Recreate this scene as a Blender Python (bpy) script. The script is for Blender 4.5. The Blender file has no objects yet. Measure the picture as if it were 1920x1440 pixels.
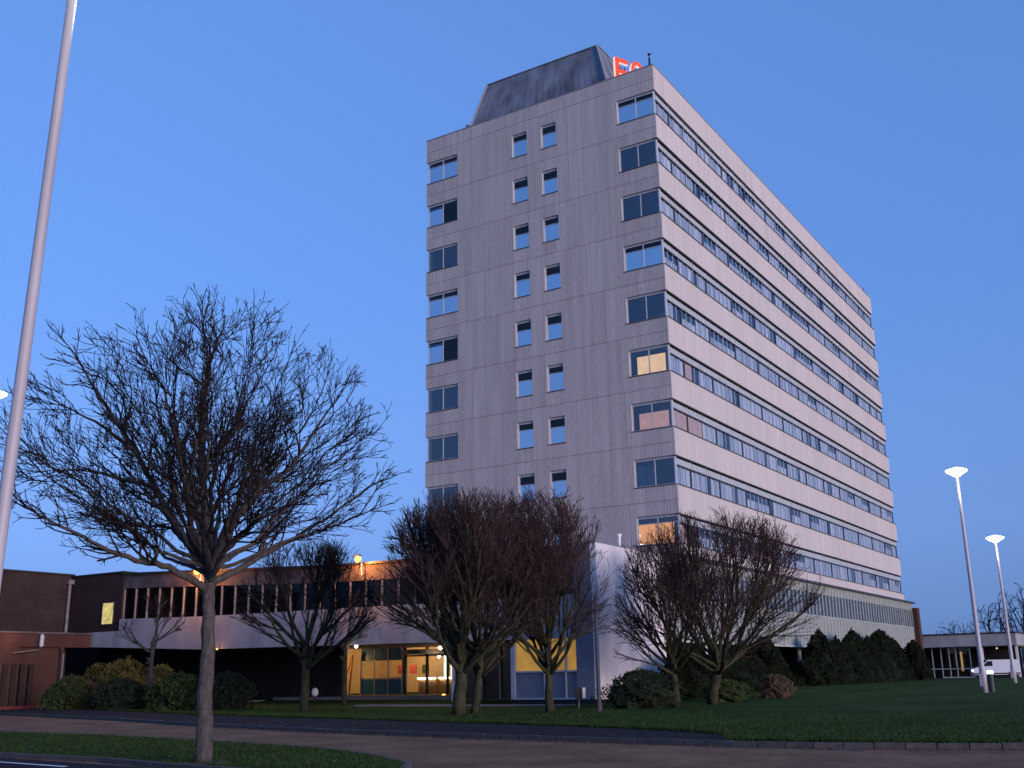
import bpy, math, random
import numpy as np
from mathutils import Vector, Matrix
R = math.radians

# ------------------------------------------------------------------ camera
S = bpy.context.scene
F, YAW, PIT, ROL = 1988.72, -.5619, .2687, -.0178
CAM = np.array([25.654, -59.457, 1.6])
fw = np.array([math.sin(YAW)*math.cos(PIT), math.cos(YAW)*math.cos(PIT), math.sin(PIT)])
rt = np.array([math.cos(YAW), -math.sin(YAW), 0.0]); up = np.cross(rt, fw)
rt, up = rt*math.cos(ROL)+up*math.sin(ROL), -rt*math.sin(ROL)+up*math.cos(ROL)
cd = bpy.data.cameras.new('camera'); cam = bpy.data.objects.new('camera', cd); S.collection.objects.link(cam)
cam.matrix_world = Matrix(((rt[0], up[0], -fw[0], CAM[0]), (rt[1], up[1], -fw[1], CAM[1]), (rt[2], up[2], -fw[2], CAM[2]), (0, 0, 0, 1)))
cd.sensor_width = 36; cd.sensor_fit = 'HORIZONTAL'; cd.lens = F/1920*36; cd.clip_start = .3; cd.clip_end = 5000
S.camera = cam
S.render.resolution_x = 1024; S.render.resolution_y = 768

# ------------------------------------------------------------------ sky, sun, exposure
SUN_EL, SUN_AZ = 7.0, 105.0           # degrees; azimuth from +Y towards +X
w = bpy.data.worlds.new("World"); S.world = w; w.use_nodes = True
nt = w.node_tree; nt.nodes.clear()
sky = nt.nodes.new('ShaderNodeTexSky'); sky.sky_type = 'NISHITA'; sky.sun_disc = False
sky.sun_elevation = R(SUN_EL); sky.sun_rotation = R(SUN_AZ)
sky.air_density = 1; sky.dust_density = 0; sky.ozone_density = 3
# at dusk the low sky is no brighter than the high sky: look the colour up a little above the true height,
# and weigh the channels for the camera's cool white balance
tcw = nt.nodes.new('ShaderNodeTexCoord'); mpw = nt.nodes.new('ShaderNodeMapping'); mpw.inputs['Scale'].default_value = (1, 1, .36); mpw.inputs['Location'].default_value = (0, 0, .58)
wb = nt.nodes.new('ShaderNodeVectorMath'); wb.operation = 'MULTIPLY'; wb.inputs[1].default_value = (3.13, 3.17, 4.1)
bg = nt.nodes.new('ShaderNodeBackground'); bg.inputs[1].default_value = .15
wo = nt.nodes.new('ShaderNodeOutputWorld')
nt.links.new(tcw.outputs['Generated'], mpw.inputs[0]); nt.links.new(mpw.outputs[0], sky.inputs[0])
sx = nt.nodes.new('ShaderNodeSeparateXYZ'); nt.links.new(tcw.outputs['Generated'], sx.inputs[0])
cr = nt.nodes.new('ShaderNodeValToRGB'); el_ = cr.color_ramp.elements              # the duller, greyer dusk band low over the horizon
el_[0].position = 0; el_[0].color = (.56, .47, .42, 1); el_[1].position = .34; el_[1].color = (.79, .79, .79, 1)
for p_, c_ in ((.045, (.74, .61, .53, 1)), (.12, (.91, .76, .68, 1)), (.2, (.90, .80, .74, 1))): el_.new(p_).color = c_
nt.links.new(sx.outputs[2], cr.inputs[0]); dm = nt.nodes.new('ShaderNodeVectorMath'); dm.operation = 'MULTIPLY'
nt.links.new(sky.outputs[0], wb.inputs[0]); nt.links.new(wb.outputs[0], dm.inputs[0]); nt.links.new(cr.outputs[0], dm.inputs[1]); nt.links.new(dm.outputs[0], bg.inputs[0])
nt.links.new(bg.outputs[0], wo.inputs[0])
sl = bpy.data.lights.new('sun', 'SUN'); sun = bpy.data.objects.new('sun', sl); S.collection.objects.link(sun)
sl.energy = 3.0; sl.angle = R(25); sl.color = (1, .80, .76)
sv = Vector((math.sin(R(SUN_AZ))*math.cos(R(SUN_EL)), math.cos(R(SUN_AZ))*math.cos(R(SUN_EL)), math.sin(R(SUN_EL))))
sun.rotation_euler = sv.to_track_quat('Z', 'Y').to_euler()
S.view_settings.view_transform = 'Standard'; S.view_settings.look = 'None'; S.view_settings.gamma = 1
S.view_settings.exposure = 0.25

# ------------------------------------------------------------------ helpers
def ray(x, y): return fw + rt*(x-960)/F + up*(720-y)/F
def gh(x, y):                                    # height of the lawn and paving
    t = min(1, max(0, (y+16)/22)); return .5*t*t*(3-2*t)
def at_z(x, y, z=0): d = ray(x, y); return CAM+d*(z-CAM[2])/d[2]
def at_g(x, y, up_=.1):
    z = 0
    for _ in range(12):
        p = at_z(x, y, z+up_); z = .5*z+.5*gh(p[0], p[1])
    return Vector((p[0], p[1], gh(p[0], p[1])+up_))
def at_x(x, y, X): d = ray(x, y); return CAM+d*(X-CAM[0])/d[0]
def at_y(x, y, Y): d = ray(x, y); return CAM+d*(Y-CAM[1])/d[1]
def at_d(x, y, D): d = ray(x, y); return CAM+d*D/math.hypot(d[0], d[1])

class MB:
    def __init__(s): s.v = []; s.f = []; s.m = []; s.cm = 0
    def add(s, vs, fs):
        n = len(s.v); s.v.extend([tuple(map(float, q)) for q in vs]); s.f.extend([tuple(i+n for i in q) for q in fs]); s.m.extend([s.cm]*len(fs)); return s
    def box(s, x0, x1, y0, y1, z0, z1):
        x0, x1 = sorted((x0, x1)); y0, y1 = sorted((y0, y1)); z0, z1 = sorted((z0, z1))
        return s.add([(x0,y0,z0),(x1,y0,z0),(x1,y1,z0),(x0,y1,z0),(x0,y0,z1),(x1,y0,z1),(x1,y1,z1),(x0,y1,z1)],
              [(0,3,2,1),(4,5,6,7),(0,1,5,4),(1,2,6,5),(2,3,7,6),(3,0,4,7)])
    def hexa(s, p): return s.add(p, [(0,3,2,1),(4,5,6,7),(0,1,5,4),(1,2,6,5),(2,3,7,6),(3,0,4,7)])
    def quad(s, a, b, c, d): return s.add([a,b,c,d], [(0,1,2,3)])
    def prism(s, poly, z0, z1):                  # poly in x,y counter-clockwise
        n = len(poly); g0 = z0 if callable(z0) else (lambda x, y: z0); g1 = z1 if callable(z1) else (lambda x, y: z1)
        vs = [(x,y,g0(x,y)) for x,y in poly]+[(x,y,g1(x,y)) for x,y in poly]
        return s.add(vs, [tuple(range(n))[::-1], tuple(range(n, 2*n))]+[(i,(i+1)%n,n+(i+1)%n,n+i) for i in range(n)])
    def tube(s, pts, rad, n=8, cap=True):
        pts = [Vector(p) for p in pts]
        if not hasattr(rad, '__len__'): rad = [rad]*len(pts)
        vs = []; a = None
        for i, p in enumerate(pts):
            d = (pts[min(i+1, len(pts)-1)]-pts[max(i-1, 0)])
            if d.length < 1e-9: d = Vector((0,0,1))
            d.normalize()
            if a is None: a = d.cross(Vector((0,0,1)) if abs(d.z) < .9 else Vector((1,0,0))).normalized()
            a = (a-d*a.dot(d)).normalized(); b = d.cross(a)
            for k in range(n):
                t = 2*math.pi*k/n; vs.append(p+(a*math.cos(t)+b*math.sin(t))*rad[i])
        fs = [(i*n+k, i*n+(k+1)%n, (i+1)*n+(k+1)%n, (i+1)*n+k) for i in range(len(pts)-1) for k in range(n)]
        if cap: fs += [tuple(range(n))[::-1], tuple(range((len(pts)-1)*n, len(pts)*n))]
        return s.add(vs, fs)
    def lathe(s, prof, c=(0,0,0), n=20):         # prof: (r, z)
        vs = [(c[0]+r*math.cos(2*math.pi*k/n), c[1]+r*math.sin(2*math.pi*k/n), c[2]+z) for r, z in prof for k in range(n)]
        fs = [(i*n+k, i*n+(k+1)%n, (i+1)*n+(k+1)%n, (i+1)*n+k) for i in range(len(prof)-1) for k in range(n)]
        fs += [tuple(range(n))[::-1], tuple(range((len(prof)-1)*n, len(prof)*n))]
        return s.add(vs, fs)
    def build(s, name, mat, parent=None, smooth=False):
        me = bpy.data.meshes.new(name); me.from_pydata(s.v, [], s.f); me.update()
        for q in (mat if isinstance(mat, (list, tuple)) else [mat]): me.materials.append(q)
        if isinstance(mat, (list, tuple)): me.polygons.foreach_set('material_index', s.m)
        if smooth: me.polygons.foreach_set('use_smooth', [True]*len(me.polygons))
        o = bpy.data.objects.new(name, me); S.collection.objects.link(o)
        if parent:
            o.parent = parent
            p = parent; L = Vector((0,0,0))
            while p: L += p.location; p = p.parent
            o.location = -L
        return o
def tag(o, label=None, cat=None, group=None, kind=None):
    if label: o['label'] = label
    if cat: o['category'] = cat
    if group: o['group'] = group
    if kind: o['kind'] = kind
    return o
def thing(name, label, cat, loc=(0,0,0), group=None):
    o = bpy.data.objects.new(name, None); S.collection.objects.link(o); o.location = loc; o.empty_display_size = .3
    return tag(o, label, cat, group)
def copy_tree(o, parent=None):
    c = o.copy(); S.collection.objects.link(c); c.parent = parent
    for ch in list(o.children): copy_tree(ch, c)
    return c
def lamp(name, loc, energy, color, radius=.1, spot=None, parent=None, rot=None):
    l = bpy.data.lights.new(name, 'SPOT' if spot else 'POINT'); l.energy = energy; l.color = color; l.shadow_soft_size = radius
    if spot: l.spot_size = R(spot); l.spot_blend = .6
    o = bpy.data.objects.new(name, l); S.collection.objects.link(o); o.location = loc
    if rot: o.rotation_euler = rot
    if parent: o.parent = parent; o.location = Vector(loc)-parent.location
    return o

# ------------------------------------------------------------------ materials
def newmat(name):
    m = bpy.data.materials.new(name); m.use_nodes = True; n = m.node_tree.nodes; l = m.node_tree.links
    return m, n, l, n['Principled BSDF']
def math_(n, l, op, a, b=None, c=None):
    q = n.new('ShaderNodeMath'); q.operation = op
    for i, v in enumerate((a, b, c)):
        if v is None: continue
        if isinstance(v, (int, float)): q.inputs[i].default_value = v
        else: l.new(v, q.inputs[i])
    return q.outputs[0]
def mat(name, col, rough=.8, var=.15, scale=3, bump=0, bscale=20, metal=0, spec=.4, stretch=(1,1,1), emit=None, es=0):
    m, n, l, b = newmat(name)
    tc = n.new('ShaderNodeTexCoord'); mp = n.new('ShaderNodeMapping'); mp.inputs['Scale'].default_value = stretch
    l.new(tc.outputs['Object'], mp.inputs[0])
    no = n.new('ShaderNodeTexNoise'); no.inputs['Scale'].default_value = scale; no.inputs['Detail'].default_value = 6
    l.new(mp.outputs[0], no.inputs['Vector'])
    cr = n.new('ShaderNodeValToRGB'); e = cr.color_ramp.elements
    e[0].position = .3; e[1].position = .7
    e[0].color = tuple(c*(1-var) for c in col)+(1,); e[1].color = tuple(min(1, c*(1+var)) for c in col)+(1,)
    l.new(no.outputs[0], cr.inputs[0]); l.new(cr.outputs[0], b.inputs['Base Color'])
    b.inputs['Roughness'].default_value = rough; b.inputs['Metallic'].default_value = metal; b.inputs['Specular IOR Level'].default_value = spec
    if bump:
        n2 = n.new('ShaderNodeTexNoise'); n2.inputs['Scale'].default_value = bscale; l.new(tc.outputs['Object'], n2.inputs['Vector'])
        bp = n.new('ShaderNodeBump'); bp.inputs['Strength'].default_value = bump; bp.inputs['Distance'].default_value = .05
        l.new(n2.outputs[0], bp.inputs['Height']); l.new(bp.outputs[0], b.inputs['Normal'])
    if emit:
        b.inputs['Emission Color'].default_value = tuple(emit)+(1,); b.inputs['Emission Strength'].default_value = es
    return m
def panel_mat(name, col, pw, ph, z0, joint, var=.1, u0=0, ribs=True, rib=.2):
    """precast panels: joints every pw along the wall (x+y) and every ph in height, tone changing from panel to panel"""
    m, n, l, b = newmat(name)
    tc = n.new('ShaderNodeTexCoord'); sp = n.new('ShaderNodeSeparateXYZ'); l.new(tc.outputs['Object'], sp.inputs[0])
    u = math_(n, l, 'ADD', math_(n, l, 'ADD', sp.outputs[0], sp.outputs[1]), 200+u0)
    v = math_(n, l, 'ADD', sp.outputs[2], 100-z0)
    uu = math_(n, l, 'DIVIDE', u, pw); vv = math_(n, l, 'DIVIDE', v, ph)
    iu = math_(n, l, 'FLOOR', uu); iv = math_(n, l, 'FLOOR', vv)
    cb = n.new('ShaderNodeCombineXYZ'); l.new(iu, cb.inputs[0]); l.new(iv, cb.inputs[1])
    wn = n.new('ShaderNodeTexWhiteNoise'); l.new(cb.outputs[0], wn.inputs['Vector'])
    # joint masks
    fu = math_(n, l, 'FRACT', uu); fv = math_(n, l, 'FRACT', vv)
    ju = math_(n, l, 'LESS_THAN', fu, .035/pw); jv = math_(n, l, 'LESS_THAN', fv, .05/ph)
    ju = math_(n, l, 'MULTIPLY', ju, math_(n, l, 'POWER', wn.outputs['Value'], 2.6))
    j = math_(n, l, 'MAXIMUM', ju, math_(n, l, 'MULTIPLY', jv, .75))
    nz = n.new('ShaderNodeTexNoise'); nz.inputs['Scale'].default_value = 1; nz.inputs['Detail'].default_value = 5
    mp = n.new('ShaderNodeMapping'); mp.inputs['Scale'].default_value = (2.2, 2.2, .12); l.new(tc.outputs['Object'], mp.inputs[0]); l.new(mp.outputs[0], nz.inputs['Vector'])
    nf = n.new('ShaderNodeTexNoise'); nf.inputs['Scale'].default_value = 9; nf.inputs['Detail'].default_value = 4
    mp2 = n.new('ShaderNodeMapping'); mp2.inputs['Scale'].default_value = (1, 1, .35); l.new(tc.outputs['Object'], mp2.inputs[0]); l.new(mp2.outputs[0], nf.inputs['Vector'])
    t = math_(n, l, 'ADD', math_(n, l, 'MULTIPLY', math_(n, l, 'SUBTRACT', wn.outputs['Value'], .5), var*.9),
              math_(n, l, 'MULTIPLY', math_(n, l, 'SUBTRACT', nz.outputs[0], .5), var*4.5))
    t = math_(n, l, 'ADD', t, math_(n, l, 'MULTIPLY', math_(n, l, 'SUBTRACT', nf.outputs[0], .5), var*4))
    f = math_(n, l, 'MULTIPLY', math_(n, l, 'ADD', t, 1), math_(n, l, 'SUBTRACT', 1, math_(n, l, 'MULTIPLY', j, joint)))
    mx = n.new('ShaderNodeVectorMath'); mx.operation = 'SCALE'; mx.inputs[0].default_value = col; l.new(f, mx.inputs['Scale'])
    l.new(mx.outputs[0], b.inputs['Base Color']); b.inputs['Roughness'].default_value = .9; b.inputs['Specular IOR Level'].default_value = .2
    if ribs:
        s = math_(n, l, 'SINE', math_(n, l, 'MULTIPLY', u, 2*math.pi/.2))
        hgt = math_(n, l, 'ADD', math_(n, l, 'MULTIPLY', s, rib), math_(n, l, 'MULTIPLY', j, -1))
        bp = n.new('ShaderNodeBump'); bp.inputs['Strength'].default_value = .5; bp.inputs['Distance'].default_value = .03
        l.new(hgt, bp.inputs['Height']); l.new(bp.outputs[0], b.inputs['Normal'])
    return m
def glass_mat(name, tint=(.75,.85,.95), ior=1.9, rough=.02):
    m, n, l, b = newmat(name); n.remove(b); out = [q for q in n if q.type == 'OUTPUT_MATERIAL'][0]
    tr = n.new('ShaderNodeBsdfTransparent'); tr.inputs[0].default_value = tint+(1,)
    gl = n.new('ShaderNodeBsdfGlossy'); gl.inputs['Roughness'].default_value = rough; gl.inputs[0].default_value = (.9,.95,1,1)
    fr = n.new('ShaderNodeFresnel'); fr.inputs[0].default_value = ior; mx = n.new('ShaderNodeMixShader')
    l.new(fr.outputs[0], mx.inputs[0]); l.new(tr.outputs[0], mx.inputs[1]); l.new(gl.outputs[0], mx.inputs[2]); l.new(mx.outputs[0], out.inputs[0])
    return m
def emis(name, col, s, var=0, scale=3, stretch=(1,1,1)):
    m, n, l, b = newmat(name); n.remove(b); out = [q for q in n if q.type == 'OUTPUT_MATERIAL'][0]
    e = n.new('ShaderNodeEmission'); e.inputs[0].default_value = tuple(col)+(1,); e.inputs[1].default_value = s
    if var:
        tc = n.new('ShaderNodeTexCoord'); mp = n.new('ShaderNodeMapping'); mp.inputs['Scale'].default_value = stretch; l.new(tc.outputs['Object'], mp.inputs[0])
        no = n.new('ShaderNodeTexNoise'); no.inputs['Scale'].default_value = scale; no.inputs['Detail'].default_value = 3; l.new(mp.outputs[0], no.inputs['Vector'])
        l.new(math_(n, l, 'MULTIPLY', s, math_(n, l, 'ADD', 1-var, math_(n, l, 'MULTIPLY', no.outputs[0], 2*var))), e.inputs[1])
    l.new(e.outputs[0], out.inputs[0]); return m
def blind_mat(name, a, b_, width):
    """vertical blinds: slats of slightly different tone, some drawn back"""
    m, n, l, b = newmat(name)
    tc = n.new('ShaderNodeTexCoord'); sp = n.new('ShaderNodeSeparateXYZ'); l.new(tc.outputs['Object'], sp.inputs[0])
    u = math_(n, l, 'FLOOR', math_(n, l, 'DIVIDE', math_(n, l, 'ADD', math_(n, l, 'ADD', sp.outputs[0], sp.outputs[1]), 300), width))
    cb = n.new('ShaderNodeCombineXYZ'); l.new(u, cb.inputs[0]); l.new(math_(n, l, 'FLOOR', math_(n, l, 'DIVIDE', sp.outputs[2], 3.6)), cb.inputs[1])
    wn = n.new('ShaderNodeTexWhiteNoise'); l.new(cb.outputs[0], wn.inputs['Vector'])
    cr = n.new('ShaderNodeValToRGB'); cr.color_ramp.elements[0].color = a+(1,); cr.color_ramp.elements[1].color = b_+(1,)
    l.new(wn.outputs[0], cr.inputs[0]); l.new(cr.outputs[0], b.inputs['Base Color']); b.inputs['Roughness'].default_value = .9
    return m
def brick_mat(name, c1, c2, mortar):
    m, n, l, b = newmat(name); tc = n.new('ShaderNodeTexCoord'); sp = n.new('ShaderNodeSeparateXYZ'); l.new(tc.outputs['Object'], sp.inputs[0])
    cb = n.new('ShaderNodeCombineXYZ'); l.new(math_(n, l, 'ADD', sp.outputs[0], sp.outputs[1]), cb.inputs[0]); l.new(sp.outputs[2], cb.inputs[1])
    br = n.new('ShaderNodeTexBrick'); l.new(cb.outputs[0], br.inputs['Vector']); br.inputs['Scale'].default_value = 1
    br.inputs['Brick Width'].default_value = .225; br.inputs['Row Height'].default_value = .075; br.inputs['Mortar Size'].default_value = .008
    br.inputs['Color1'].default_value = c1+(1,); br.inputs['Color2'].default_value = c2+(1,); br.inputs['Mortar'].default_value = mortar+(1,)
    no = n.new('ShaderNodeTexNoise'); no.inputs['Scale'].default_value = .7; l.new(tc.outputs['Object'], no.inputs['Vector'])
    mx = n.new('ShaderNodeVectorMath'); mx.operation = 'SCALE'; l.new(br.outputs[0], mx.inputs[0]); l.new(math_(n, l, 'ADD', .6, math_(n, l, 'MULTIPLY', no.outputs[0], .8)), mx.inputs['Scale'])
    l.new(mx.outputs[0], b.inputs['Base Color']); b.inputs['Roughness'].default_value = .9; b.inputs['Specular IOR Level'].default_value = .2
    return m
def ground_mat(name, cols, s1, s2, bump=.5, rough=.95):
    m, n, l, b = newmat(name); tc = n.new('ShaderNodeTexCoord')
    a = n.new('ShaderNodeTexNoise'); a.inputs['Scale'].default_value = s1; a.inputs['Detail'].default_value = 8; l.new(tc.outputs['Object'], a.inputs['Vector'])
    c = n.new('ShaderNodeTexNoise'); c.inputs['Scale'].default_value = s2; c.inputs['Detail'].default_value = 6; l.new(tc.outputs['Object'], c.inputs['Vector'])
    f = math_(n, l, 'ADD', math_(n, l, 'MULTIPLY', a.outputs[0], .6), math_(n, l, 'MULTIPLY', c.outputs[0], .4))
    cr = n.new('ShaderNodeValToRGB'); cr.color_ramp.elements[0].position = .36; cr.color_ramp.elements[1].position = .64
    cr.color_ramp.elements[0].color = cols[0]+(1,); cr.color_ramp.elements[1].color = cols[-1]+(1,)
    if len(cols) == 3: e = cr.color_ramp.elements.new(.5); e.color = cols[1]+(1,)
    l.new(f, cr.inputs[0]); l.new(cr.outputs[0], b.inputs['Base Color']); b.inputs['Roughness'].default_value = rough; b.inputs['Specular IOR Level'].default_value = .03
    bp = n.new('ShaderNodeBump'); bp.inputs['Strength'].default_value = bump; bp.inputs['Distance'].default_value = .04; l.new(c.outputs[0], bp.inputs['Height']); l.new(bp.outputs[0], b.inputs['Normal'])
    return m
M = {}
H1 = 39.75
M['end'] = panel_mat('precast_panels', (.44, .405, .395), 1.18, 3.6, H1, .6, var=.13, u0=.35, rib=.16)
M['long'] = panel_mat('precast_spandrel', (.475, .435, .425), 2.46, 3.6, H1-.9, .25, var=.08)
M['core'] = mat('dark_interior', (.02,.025,.035), .9)
M['frame'] = mat('aluminium_frame', (.40,.43,.48), .5, .1, metal=.0)
M['wingframe'] = mat('dull_grey_frame', (.14,.135,.15), .7, .2)
M['wingglass'] = glass_mat('wing_glass', (.4,.45,.5), 1.35)
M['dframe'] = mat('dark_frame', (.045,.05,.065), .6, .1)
M['hood'] = mat('grey_transom_panel', (.36,.39,.43), .6, .12)
M['glass'] = glass_mat('window_glass', (.88,.93,1), 2.3)
M['glassdark'] = glass_mat('plain_dark_glass', (.6,.65,.7), 1.5)
M['film'] = glass_mat('sky_reflecting_glass', (.9,.95,1), 12.0)
M['glassd'] = glass_mat('podium_glass', (.5,.58,.62), 1.7)
M['blind'] = blind_mat('vertical_blind', (.25,.29,.37), (.56,.58,.64), .31)
M['roller'] = mat('pale_roller_blind', (.62,.78,.98), .9, .08, 1.2)  # blue in the blind's colour stands in for sky reflected by the glass
M['warmblind'] = emis('lit_orange_blind', (1,.40,.10), .75, .35, 5, (1,1,.25))
M['warmroom'] = emis('lit_room', (1,.62,.30), .75, .3, 2)
M['pinkblind'] = emis('dim_lit_blind', (.95,.50,.40), .42, .3, 2)
M['zinc'] = mat('weathered_zinc', (.14,.155,.185), .75, .5, .9, stretch=(1,1,.22), metal=.1)
M['zincedge'] = mat('zinc_flashing', (.2,.21,.25), .6, .1)
M['roof'] = mat('roof_felt', (.06,.06,.065), .9)
M['podwall'] = mat('painted_render', (.74,.67,.67), .9, .1, 1.2, bump=.15, bscale=12, stretch=(1,1,.5))
M['podblue'] = mat('blue_grey_cladding', (.17,.19,.24), .7, .1)
M['slat'] = mat('pale_green_fin', (.40,.42,.39), .6, .12)
M['slatback'] = panel_mat('pale_green_cladding', (.25,.275,.26), .92, 2.5, 3.4, .4, var=.08, ribs=False)
M['fascia'] = mat('concrete_fascia', (.29,.29,.31), .9, .22, .8, bump=.1, stretch=(1,1,.4))
M['frieze'] = mat('grey_frieze', (.065,.055,.062), .8, .5, 1.0)
M['brickd'] = brick_mat('dark_brick', (.030,.020,.020), (.042,.028,.026), (.028,.025,.026))
M['brickr'] = brick_mat('red_brick', (.058,.026,.021), (.078,.034,.027), (.042,.032,.030))
M['darkpanel'] = mat('dark_timber_cladding', (.025,.024,.026), .8, .3, 2, stretch=(4,4,.3))
M['darkred'] = mat('dark_red_paint', (.016,.008,.008), .7)
M['soffit'] = mat('soffit', (.12,.09,.08), .8)
M['oldpipe'] = mat('weathered_pipe', (.15,.145,.15), .8, .3, 3)
M['brickm'] = brick_mat('brown_brick', (.06,.026,.022), (.085,.038,.03), (.05,.04,.035))
M['white'] = mat('white_paint', (.78,.78,.80), .5, .06)
M['galv'] = mat('galvanised_steel', (.40,.37,.40), .5, .12, 4, stretch=(1,1,.1))
M['blueglaze'] = mat('blue_panel', (.03,.16,.36), .35, .15, 2)
M['timber'] = mat('varnished_timber', (.36,.18,.07), .5, .3, 6)
M['plaster'] = mat('interior_plaster', (.62,.50,.33), .9, .1)
M['paving'] = ground_mat('forecourt_paving', ((.17,.15,.17), (.25,.22,.24)), 1.2, 14)
M['bark'] = mat('bark', (.080,.070,.068), .95, .35, 14, bump=.8, bscale=30, stretch=(1,1,.35))
M['barkg'] = mat('greenish_bark', (.045,.045,.028), .95, .4, 6, bump=.8, bscale=30, stretch=(1,1,.4))
M['twig'] = mat('dark_twigs', (.020,.017,.018), .9, .3, 4)
M['twigr'] = mat('reddish_twigs', (.050,.033,.032), .9, .4, 2)
M['grass'] = ground_mat('lawn_grass', ((.021,.039,.010), (.032,.057,.014), (.046,.074,.020)), .25, 9, 1)
M['blade'] = mat('grass_blade', (.028,.052,.013), .9, .4, 1.5)
M['tarmac'] = ground_mat('pinkish_tarmac', ((.125,.072,.045), (.20,.112,.068), (.27,.155,.095)), .55, 5, .3)
M['asphalt'] = ground_mat('dark_asphalt', ((.026,.023,.024), (.042,.038,.038)), .6, 30, .3)
M['soil'] = ground_mat('wide_ground', ((.03,.045,.022), (.05,.06,.03)), .05, 2)
M['kerb'] = mat('kerb_stone', (.065,.06,.058), .9, .3, 5)
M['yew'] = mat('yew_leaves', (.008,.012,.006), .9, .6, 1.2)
M['shrubd'] = mat('dark_shrub_leaves', (.020,.028,.016), .9, .4, 2)
M['shrubg'] = mat('green_shrub_leaves', (.036,.05,.018), .9, .4, 2)
M['shruby'] = mat('yellow_green_shrub_leaves', (.080,.078,.026), .9, .5, 1.5)
M['shrubp'] = mat('pink_brown_dry_shrub', (.070,.050,.034), .9, .4, 2)
M['signred'] = emis('red_neon_face', (1,.09,.05), 1.05, .1)
M['signwhite'] = emis('white_sign_return', (1,.80,.78), .75)
M['sodium'] = emis('sodium_bulb', (1,.36,.06), 6)
M['mercury'] = emis('white_lamp_glow', (.93,1,.96), 9)
M['whitebulb'] = emis('small_white_bulb', (1,.95,.85), 12)
M['black'] = mat('black_metal', (.012,.012,.014), .5)
M['green'] = mat('green_post_paint', (.03,.10,.07), .6)
M['rubber'] = mat('tyre_rubber', (.012,.012,.013), .8)
M['carwhite'] = mat('white_car_paint', (.62,.64,.72), .3, .03)
M['carglass'] = mat('dark_car_glass', (.01,.012,.016), .1)
M['redtape'] = mat('red_kerb_paint', (.12,.025,.025), .8)

for k_ in ('blade','yew','shrubd','shrubg','shruby','shrubp','bark','barkg','twig','twigr','darkpanel','brickd'): M[k_].node_tree.nodes['Principled BSDF'].inputs['Specular IOR Level'].default_value = .05

# ------------------------------------------------------------------ ground, roads, lawns
mb = MB(); mb.quad((-900,-600,-.02), (900,-600,-.02), (900,1600,-.02), (-900,1600,-.02)); tag(mb.build('ground', M['soil']), kind='structure')
kerb_pts = [(-75,-3), (-48,-16.5), (-31.3,-22.8), (-15.2,-27.7), (-6.5,-30.9), (1.9,-33.4), (8.6,-34.8), (13.4,-35.5), (16.4,-35.9), (18.2,-35.9), (20.1,-35.6), (22.2,-35.0), (30,-31), (45,-22), (70,-5), (110,25)]
def polyl(pts, x): return float(np.interp(x, [p[0] for p in pts], [p[1] for p in pts]))
mb = MB(); xs = [p[0] for p in kerb_pts]
for (a, b) in zip(kerb_pts, kerb_pts[1:]):
    mb.quad((a[0], -200, 0), (b[0], -200, 0), (b[0], b[1]+.05, 0), (a[0], a[1]+.05, 0))
tag(mb.build('road', M['tarmac']), kind='structure')
# lawn terrain behind the kerb
mb = MB(); gx = sorted(set(list(np.linspace(-75, 110, 75))+xs)); vs = []; NV = 60
for x in gx:
    y0 = polyl(kerb_pts, x)+.14
    for j in range(NV+1):
        t = j/NV; y = y0+(240-y0)*t**2.2
        vs.append((x, y, gh(x, y)+.11))
mb.add(vs, [(i*(NV+1)+j, (i+1)*(NV+1)+j, (i+1)*(NV+1)+j+1, i*(NV+1)+j+1) for i in range(len(gx)-1) for j in range(NV)])
tag(mb.build('lawn', M['grass'], smooth=True), kind='structure')
def strip(name, outer, inner, mt, dz, kind='structure', sub=6):
    """a band laid on the ground between two polylines of equal length"""
    mb = MB(); vs = []
    for (a, b) in zip(outer, inner):
        for k in range(sub+1):
            t = k/sub; x = a[0]+(b[0]-a[0])*t; y = a[1]+(b[1]-a[1])*t; vs.append((x, y, gh(x, y)+dz))
    n = sub+1
    mb.add(vs, [(i*n+j, (i+1)*n+j, (i+1)*n+j+1, i*n+j+1) for i in range(len(outer)-1) for j in range(sub)])
    return tag(mb.build(name, mt), kind=kind)
def resample(pts, n):
    d = [0]
    for a, b in zip(pts, pts[1:]): d.append(d[-1]+math.dist(a, b))
    s = np.linspace(0, d[-1], n); return list(zip(np.interp(s, d, [p[0] for p in pts]), np.interp(s, d, [p[1] for p in pts])))
k0 = [(x, y+.14) for x, y in kerb_pts[1:9]]
strip('pavement', resample(k0, 40), resample([(-65,-1.2), (-38.3,-14.8), (-26.1,-19.3), (-14.6,-23.7), (-4.3,-26.5), (2.3,-28.4), (7.6,-29.9), (11.2,-31.2), (13.9,-32.4), (15.3,-33.4), (16.4,-35.6)], 40), M['asphalt'], .118)
# kerb: stones along the road edge
mb = MB(); kp = resample(kerb_pts[:-1], 260)
for a, b in zip(kp, kp[1:]):
    dx, dy = b[0]-a[0], b[1]-a[1]; L = math.hypot(dx, dy); nx, ny = -dy/L*.14, dx/L*.14; g = .012/L; z = .125+random.Random(a[0]).uniform(-.006, .006)
    a2 = (a[0]+dx*g, a[1]+dy*g); b2 = (b[0]-dx*g, b[1]-dy*g)
    mb.prism([a2, b2, (b2[0]+nx, b2[1]+ny), (a2[0]+nx, a2[1]+ny)], -.05, z)
tag(mb.build('kerb', M['kerb']), kind='structure')
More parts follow.
